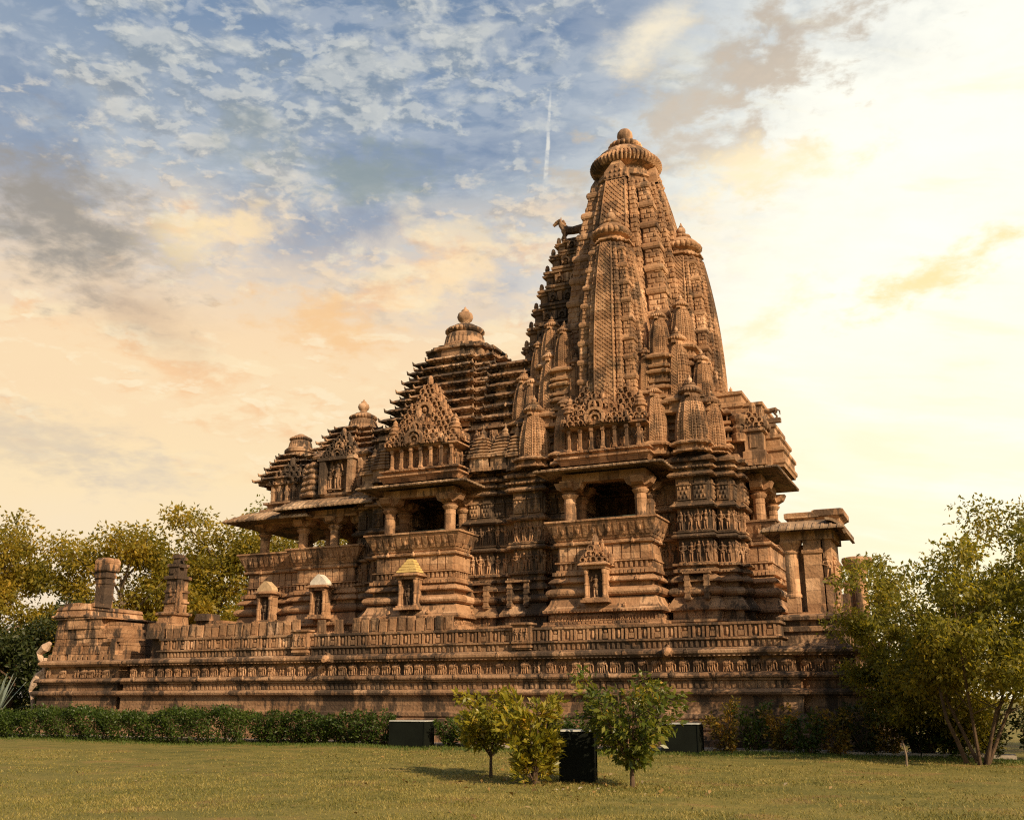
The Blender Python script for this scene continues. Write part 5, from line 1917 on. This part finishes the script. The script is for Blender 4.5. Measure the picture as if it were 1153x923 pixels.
# ================================================================ PLANTS
def leaves(centers, size, aspect=2.2, droop=0.25, up=0.3, outward=None, jitter=0.35):
    """one folded lozenge per centre (two quads sharing the midrib would double the count; one bent quad is enough)"""
    n = len(centers)
    s = size * rng.uniform(1 - jitter, 1 + jitter, n)[:, None]
    d = rng.normal(0, 1, (n, 3))
    if outward is not None:
        d = d * 0.75 + outward
    d[:, 2] -= droop
    d /= np.linalg.norm(d, axis=1, keepdims=True) + 1e-9
    u = rng.normal(0, 1, (n, 3))
    u[:, 2] += up
    side = np.cross(d, u)
    side /= np.linalg.norm(side, axis=1, keepdims=True) + 1e-9
    nrm = np.cross(side, d)
    a = centers
    b = centers + d * s * 0.5 + side * s / aspect * 0.5 + nrm * s * 0.06
    c = centers + d * s - nrm * s * 0.10
    e = centers + d * s * 0.5 - side * s / aspect * 0.5 + nrm * s * 0.06
    return np.stack([a, b, c, e], 1).reshape(-1, 3), np.arange(n * 4).reshape(-1, 4)


def bough_tree(name, label, cat, base, h, spread, mat_leaf, mat_bark, n_bough, n_leaf, leaf, trunk_r, crown_lo=0.3, seed=1, group=None, lean=(0, 0), stems=1, flat=0.7, size=0.34, gap=0.0, aspect=2.0, droop=0.35):
    """tree: stems fork into boughs, each bough ends in several sprays; leaves fill the sprays as uneven clumps"""
    global rng
    rng = np.random.default_rng(seed)
    r = random.Random(seed)
    t = thing(name, label, cat, base, group)
    wood = MB()
    tips = []
    for sidx in range(stems):
        ang = 2 * math.pi * (sidx + r.random() * 0.5) / stems
        off = 0.0 if stems == 1 else trunk_r * 1.6
        p0 = Vector((off * math.cos(ang), off * math.sin(ang), 0))
        tilt = 0.06 if stems == 1 else r.uniform(0.18, 0.5)
        top = Vector((lean[0] + tilt * h * math.cos(ang) * 0.8, lean[1] + tilt * h * math.sin(ang) * 0.8, h * r.uniform(0.62, 0.80)))
        mid1 = p0.lerp(top, 0.35) + Vector((r.uniform(-.05, .05) * h, r.uniform(-.05, .05) * h, 0))
        mid2 = p0.lerp(top, 0.7) + Vector((r.uniform(-.06, .06) * h, r.uniform(-.06, .06) * h, 0))
        path = [p0 + Vector((0, 0, -0.05)), p0.lerp(mid1, 0.5), mid1, mid2, top]
        rr = trunk_r / (1 if stems == 1 else 1.5)
        wood.tube(path, [rr * 1.25, rr, rr * 0.85, rr * 0.55, rr * 0.25], 8)
        nb = max(3, n_bough // stems)
        for b in range(nb):
            f = crown_lo + (1 - crown_lo) * (b + r.random()) / nb
            k = min(f * 0.98, 0.97) * (len(path) - 1)
            i = int(k)
            s = path[i].lerp(path[i + 1], k - i)
            a = 2.4 * b + r.uniform(-.5, .5)
            reach = spread * r.uniform(0.55, 1.0) * (1.0 - 0.45 * max(0, f - 0.55) / 0.45)
            rise = h * r.uniform(0.04, 0.22)
            e = s + Vector((math.cos(a) * reach, math.sin(a) * reach, rise))
            m1 = s.lerp(e, 0.5) + Vector((0, 0, 0.05 * h * r.uniform(0, 1)))
            wood.tube([s, m1, e], [rr * 0.38, rr * 0.24, rr * 0.08], 5)
            tips.append((m1.lerp(e, 0.4), 0.8))
            tips.append((e, 1.0))
            for q in range(3):
                e2 = m1.lerp(e, r.uniform(0.2, 1.0)) + Vector((r.uniform(-1, 1), r.uniform(-1, 1), r.uniform(-0.2, 0.9))) * spread * 0.36
                wood.tube([m1.lerp(e, 0.3), e2], [rr * 0.14, rr * 0.04], 4)
                tips.append((e2, 0.8))
        tips.append((top + Vector((0, 0, h * 0.12)), 0.9))
    tr = wood.build('trunk', mat_bark)
    tr.parent = t
    c0 = []
    ow = []
    per = max(1, n_leaf // len(tips))
    for p, k in tips:
        if r.random() < gap:
            continue
        R0 = spread * size * k * r.uniform(0.6, 1.25)
        m = int(per * r.uniform(0.5, 1.5))
        dv = rng.normal(0, 1, (m, 3))
        dv /= np.linalg.norm(dv, axis=1, keepdims=True)
        rad = R0 * rng.random(m)[:, None] ** 0.45
        wob = 1 + 0.35 * np.sin(dv[:, :1] * 5 + r.random() * 6) * np.sin(dv[:, 1:2] * 6 + r.random() * 6)
        c0.append(np.array(p)[None, :] + dv * rad * wob * np.array([[1, 1, flat]]))
        ow.append(dv)
    c0 = np.concatenate(c0)
    ow = np.concatenate(ow)
    keep = c0[:, 2] > 0.15
    v, f = leaves(c0[keep], leaf, aspect, droop, 0.5, ow[keep] * 0.8)
    add_mesh('crown', v, f, mat_leaf, t)
    return t


L_GOLD = leaf_mat('golden_foliage', [(0.0, (0.085, 0.092, 0.016)), (0.35, (0.185, 0.165, 0.024)), (0.7, (0.34, 0.262, 0.034)), (1.0, (0.50, 0.35, 0.05))], 0.55, 0.5, 0.35)
L_OLIVE = leaf_mat('olive_foliage', [(0.0, (0.080, 0.095, 0.018)), (0.5, (0.185, 0.185, 0.032)), (1.0, (0.36, 0.295, 0.052))], 0.6, 0.5, 0.35)
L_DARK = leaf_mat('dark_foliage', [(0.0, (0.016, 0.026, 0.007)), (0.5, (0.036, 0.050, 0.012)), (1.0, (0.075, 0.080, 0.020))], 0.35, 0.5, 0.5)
L_HEDGE = leaf_mat('hedge_foliage', [(0.0, (0.022, 0.042, 0.008)), (0.5, (0.045, 0.078, 0.012)), (1.0, (0.085, 0.115, 0.020))], 0.35, 0.45, 1.2)
L_YEL = leaf_mat('yellow_green_leaves', [(0.0, (0.085, 0.105, 0.014)), (0.4, (0.190, 0.190, 0.022)), (0.8, (0.33, 0.27, 0.030)), (1.0, (0.50, 0.30, 0.04))], 0.4, 0.4, 2.0)
L_GRN = leaf_mat('glossy_green_leaves', [(0.0, (0.045, 0.070, 0.012)), (0.45, (0.095, 0.125, 0.020)), (0.8, (0.18, 0.18, 0.028)), (1.0, (0.40, 0.26, 0.035))], 0.4, 0.35, 2.0)
L_DRY = leaf_mat('autumn_leaves', [(0.0, (0.065, 0.075, 0.016)), (0.5, (0.20, 0.155, 0.030)), (1.0, (0.45, 0.25, 0.045))], 0.5, 0.45, 1.5)
L_AGAVE = plain('grey_green_agave', (0.16, 0.20, 0.17), 0.5, 0.1, 10, 0.25)

# trees beyond the left end, each its own
FAR = 'trees beyond the left end of the platform'
bough_tree('broadleaf_tree', 'broad golden tree at the left edge, nearest behind the spiky plant', 'tree', (-52.0, 41.5, 0), 12.6, 4.6, L_GOLD, M_BARKP, 20, 26000, 0.26, 0.26, 0.18, 61, FAR)
bough_tree('broadleaf_tree', 'golden tree behind the ruined ashlar block, with a pale slanting trunk', 'tree', (-47.2, 46.0, 0), 13.4, 4.4, L_GOLD, M_BARKP, 20, 24000, 0.27, 0.24, 0.22, 62, FAR, (0.8, 0))
bough_tree('broadleaf_tree', 'rounded golden tree behind the squat broken pillar', 'tree', (-43.5, 50.5, 0), 14.4, 4.8, L_GOLD, M_BARKP, 22, 28000, 0.28, 0.26, 0.22, 63, FAR)
bough_tree('broadleaf_tree', 'sparse airy tree with sky showing through, beside the porch', 'tree', (-39.0, 52.5, 0), 15.2, 4.4, L_GOLD, M_BARKP, 18, 9500, 0.25, 0.22, 0.25, 64, FAR, (0.5, 0), 1, 0.8, 0.42)
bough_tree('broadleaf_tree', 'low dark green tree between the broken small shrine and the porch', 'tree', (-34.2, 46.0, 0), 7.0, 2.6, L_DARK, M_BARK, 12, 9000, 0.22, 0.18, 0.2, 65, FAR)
bough_tree('broadleaf_tree', 'tall thin tree whose wispy top stands over the porch roof', 'tree', (-49.5, 62.0, 0), 17.5, 2.8, L_OLIVE, M_BARKP, 13, 3200, 0.26, 0.2, 0.50, 66, FAR, (0.8, 0), 1, 0.9, 0.5)
bough_tree('broadleaf_tree', 'dark leaved tree low at the left edge, behind the spiky plant', 'tree', (-47.5, 39.5, 0), 5.6, 3.0, L_DARK, M_BARK, 12, 12000, 0.21, 0.2, 0.1, 67, FAR)
bough_tree('broadleaf_tree', 'dark leaved tree between the carved beast and the golden trees', 'tree', (-43.2, 39.5, 0), 6.2, 2.7, L_DARK, M_BARK, 12, 11000, 0.22, 0.2, 0.1, 68, FAR)
bough_tree('broadleaf_tree', 'far olive tree filling the gap behind the golden crowns', 'tree', (-54.0, 60.0, 0), 13.5, 5.5, L_OLIVE, M_BARKP, 14, 9000, 0.32, 0.3, 0.15, 69, FAR)

# right-hand trees
bough_tree('spreading_tree', 'bushy dark green tree covering the right end of the platform', 'tree', (-1.6, 31.9, 0), 4.8, 1.9, L_OLIVE, M_BARK, 34, 38000, 0.125, 0.10, 0.08, 71, None, (0.1, 0), 4, 0.75, 0.28, 0.12)
bough_tree('spreading_tree', 'tall many stemmed tree at the right edge with glowing upper leaves', 'tree', (-0.05, 28.75, 0), 5.7, 2.5, L_OLIVE, M_BARK, 38, 36000, 0.125, 0.06, 0.34, 72, None, (0.9, 0), 5, 0.75, 0.26, 0.12)
bough_tree('spreading_tree', 'dense tree rising behind the many stemmed one at the right edge', 'tree', (4.6, 37.0, 0), 8.6, 3.4, L_OLIVE, M_BARK, 20, 30000, 0.15, 0.2, 0.15, 73, None, (0, 0), 2)
bough_tree('spreading_tree', 'slender bright leaved sapling in front of the bushy dark green tree', 'tree', (-0.4, 28.8, 0), 4.3, 0.75, L_YEL, M_BARK, 8, 1500, 0.15, 0.05, 0.6, 74, None, (-0.4, 0), 1)


def shrub(name, label, cat, base, h, w, mat, n, leaf, seed, group=None, stems=7, bare=0.25, aspect=2.2, droop=0.2, spread=1.0, one_trunk=False, fork=0.42):
    """leafy shrub: stems fan out from the ground (or from one short trunk), leaves sit round the twigs"""
    global rng
    rng = np.random.default_rng(seed)
    r = random.Random(seed)
    t = thing(name, label, cat, base, group)
    wood = MB()
    cs_, ow = [], []
    per = max(2, n // (stems * 4))
    root = Vector((0, 0, 0))
    if one_trunk:
        root = Vector((r.uniform(-.04, .04), 0, h * fork * 0.6))
        wood.tube([(0, 0, -0.03), (root.x * 0.4, 0.0, root.z * 0.5), root], [0.028 * h, 0.022 * h, 0.020 * h], 8)
    for s in range(stems):
        a = 2 * math.pi * (s + r.random() * 0.6) / stems
        rr = w * 0.5 * r.uniform(0.45, 0.95) * spread
        e = Vector((math.cos(a) * rr, math.sin(a) * rr, h * r.uniform(0.70, 0.98)))
        if s == 0:
            e = Vector((0.05 * w, 0, h))
        m1 = root.lerp(e, 0.5) + Vector((math.cos(a), math.sin(a), 0)) * rr * 0.15
        wood.tube([root, m1, e], [0.016 * h, 0.011 * h, 0.004 * h], 5)
        for q in range(4):
            f = bare + (1 - bare) * (q + r.random()) / 4
            p = m1.lerp(e, (f - 0.5) * 2) if f > 0.5 else root.lerp(m1, f * 2)
            out = Vector((math.cos(a + r.uniform(-1.2, 1.2)), math.sin(a + r.uniform(-1.2, 1.2)), r.uniform(0.0, 0.8)))
            tip = p + out * w * 0.22
            wood.tube([p, tip], [0.006 * h, 0.003 * h], 4)
            m = int(per * r.uniform(0.7, 1.3))
            k = rng.random(m)[:, None]
            base_pts = np.array(p)[None, :] * (1 - k) + np.array(tip)[None, :] * k
            dv = rng.normal(0, 1, (m, 3))
            dv /= np.linalg.norm(dv, axis=1, keepdims=True)
            cs_.append(base_pts + dv * w * 0.085)
            ow.append(dv * 0.5 + np.array(out)[None, :] * 0.8)
    wood.build('stem', M_BARK).parent = t
    c0 = np.concatenate(cs_)
    o0 = np.concatenate(ow)
    keep = c0[:, 2] > 0.02
    v, f = leaves(c0[keep], leaf, aspect, droop, 0.4, o0[keep])
    add_mesh('foliage', v, f, mat, t)
    return t


shrub('young_tree', 'small round topped young tree with a forked trunk, left of the yellow shrub', 'tree', (-9.45, 19.95, 0), 1.60, 1.35, L_YEL, 3000, 0.135, 81, None, 10, 0.32, 2.4, 0.3, 1.0, True, 0.42)
shrub('leafy_shrub', 'dense yellow green shrub growing up from the lawn beside the tall dark box', 'shrub', (-7.95, 18.75, 0), 1.50, 1.12, L_YEL, 2300, 0.175, 82, None, 12, 0.08, 2.9, -0.5)
shrub('young_tree', 'taller young green tree with drooping leaves, right of the tall dark box', 'tree', (-6.1, 19.1, 0), 1.95, 1.62, L_GRN, 2700, 0.14, 83, None, 14, 0.06, 2.4, 0.5, 1.0, True, 0.30)

# clipped hedge along the platform
rng = np.random.default_rng(91)
hg = thing('clipped_hedge', 'long clipped dark green hedge at the foot of the platform, left part', 'hedge', (-34, 30.7, 0))
n = 46000
x = rng.uniform(-50, -24.0, n)
hh = 0.98 + 0.10 * np.sin(x * 0.9) + 0.07 * np.sin(x * 2.7 + 1) + 0.05 * np.sin(x * 6.1)
q = rng.random(n)
on_top = q < 0.35
y = np.where(on_top, rng.uniform(-0.5, 0.5, n), np.where(rng.random(n) < 0.8, -0.5, 0.5) + rng.normal(0, 0.10, n))
z = np.where(on_top, hh + rng.normal(0, 0.08, n), hh * rng.random(n) ** 0.8)
ylean = -0.05 * z
pts = np.stack([x + 34, y + ylean + 0.10 * np.sin(x * 1.7) + 0.12 * np.sin(x * 4.3 + z * 5), np.maximum(z, 0.04)], 1)
dv = rng.normal(0, 0.5, (n, 3))
dv[:, 2] += 0.5
dv[:, 1] -= 0.4
v, f = leaves(pts, 0.10, 2.0, 0.0, 0.4, dv)
add_mesh('foliage', v, f, L_HEDGE, hg)
wd = MB()
for i in range(60):
    x0 = -15.8 + i * 0.43
    wd.tube([(x0, 0, -0.02), (x0 + random.uniform(-.1, .1), random.uniform(-.1, .1), 0.5), (x0 + random.uniform(-.2, .2), random.uniform(-.25, .25), 0.85)], [0.03, 0.02, 0.008], 5)
wd.build('stem', M_BARK).parent = hg

r = random.Random(92)
for i in range(9):
    x = -23.6 + i * 0.62
    shrub('hedge_shrub', 'dark green shrub in the row between the clipped hedge and the low dark box', 'shrub', (x, 30.75 + r.uniform(-.15, .15), 0), r.uniform(0.95, 1.2), 1.0, L_HEDGE, 1200, 0.105, 200 + i, 'shrubs carrying on the hedge line', 9, 0.1, 2.0, 0.0)
for k, x in enumerate((-16.2, -15.5, -14.8)):
    shrub('hedge_shrub', 'dark green shrub behind the small round topped young tree', 'shrub', (x, 31.0, 0), 0.95 + 0.1 * k, 1.0, L_HEDGE, 1100, 0.105, 220 + k, 'shrubs right of the low dark box', 9, 0.1, 2.0, 0.0)
for k, x in enumerate((-12.3, -11.4, -10.5)):
    shrub('hedge_shrub', 'dark green shrub against the platform behind the tall dark box', 'shrub', (x, 31.2, 0), 0.95, 1.0, L_HEDGE, 1000, 0.105, 230 + k, 'shrubs behind the tall dark box', 9, 0.1, 2.0, 0.0)
for i, (x, h, mt) in enumerate(((-6.95, 1.45, L_DRY), (-6.2, 1.35, L_HEDGE), (-5.4, 1.35, L_DRY), (-4.6, 1.1, L_HEDGE), (-3.8, 1.3, L_DRY), (-3.1, 1.4, L_DARK), (-2.4, 1.2, L_DRY), (-1.6, 1.3, L_DARK), (-0.8, 1.2, L_HEDGE), (0.2, 1.3, L_DARK), (1.4, 1.4, L_DARK), (2.6, 1.5, L_DRY), (3.8, 1.4, L_DARK), (5.2, 1.6, L_HEDGE))):
    lb_ = {L_DRY: 'loose autumn tinted shrub in the row along the foot of the right platform', L_DARK: 'loose dark leaved shrub in the row along the foot of the right platform', L_HEDGE: 'loose mid green shrub in the row along the foot of the right platform'}[mt]
    shrub('border_shrub', lb_, 'shrub', (x, 31.3 + r.uniform(-.3, .4), 0), h, 1.15, mt, 1000, 0.12, 250 + i, 'shrubs along the right platform', 9, 0.08, 2.0, 0.1)

# spiky plant at the far left
ag = thing('agave', 'spiky grey green plant at the left end of the hedge', 'plant', (-43.0, 35.2, 0.0))
m = MB()
for i in range(26):
    a = r.uniform(0, 2 * math.pi)
    tilt = r.uniform(0.15, 1.0)
    L = r.uniform(1.9, 2.7)
    dx, dy = math.cos(a) * math.sin(tilt), math.sin(a) * math.sin(tilt)
    side = Vector((-math.sin(a), math.cos(a), 0))
    pts = []
    for f_, w_ in ((0, .05), (.25, .11), (.6, .085), (1, .005)):
        c = Vector((dx * L * f_, dy * L * f_, math.cos(tilt) * L * f_ - 0.25 * f_ * f_ * tilt * L + 0.5))
        pts.append([tuple(c - side * w_), tuple(c + Vector((dx, dy, -0.3)) * -0.03), tuple(c + side * w_)])
    m.loft([p + [tuple(Vector(p[1]) + Vector((0, 0, -0.03)))] for p in pts], True, True)
m.tube([(0, 0, 0), (0, 0, 0.7)], [0.25, 0.2], 8)
ob = m.build('spiky_leaves', L_AGAVE)
ob.parent = ag

# short stake in the lawn
st_ = thing('stake', 'short weathered stake standing in the lawn before the right shrubs', 'stake', (-1.75, 27.3, 0))
m = MB()
m.tube([(0, 0, -0.02), (0.01, 0, 0.25), (-0.03, 0, 0.52)], [0.035, 0.03, 0.02], 6)
m.tube([(0.0, 0, 0.3), (0.07, 0, 0.36)], [0.02, 0.01], 5)
m.build('post', M_BARKP).parent = st_

# fallen leaves near the shrubs: countless scraps
n = 420
cx = np.concatenate([rng.normal(-7.3, 1.6, n // 2), rng.uniform(-18, 4, n - n // 2)])
cy = np.concatenate([rng.normal(18.6, 0.9, n // 2), rng.uniform(12, 30, n - n // 2)])
pts = np.stack([cx, cy, lawn_z(cx, cy) + 0.035], 1)
v, f = leaves(pts, 0.10, 1.9, 0.0, 3.0)
v[:, 2] = np.clip(v[:, 2], 0.02, 0.09)
M_FALL = leaf_mat('fallen_leaves', [(0.0, (0.10, 0.06, 0.02)), (0.6, (0.26, 0.16, 0.05)), (1.0, (0.42, 0.36, 0.26))], 0.1, 0.7, 1.0)
o = add_mesh('fallen_leaves', v, f, M_FALL)
o['kind'] = 'stuff'
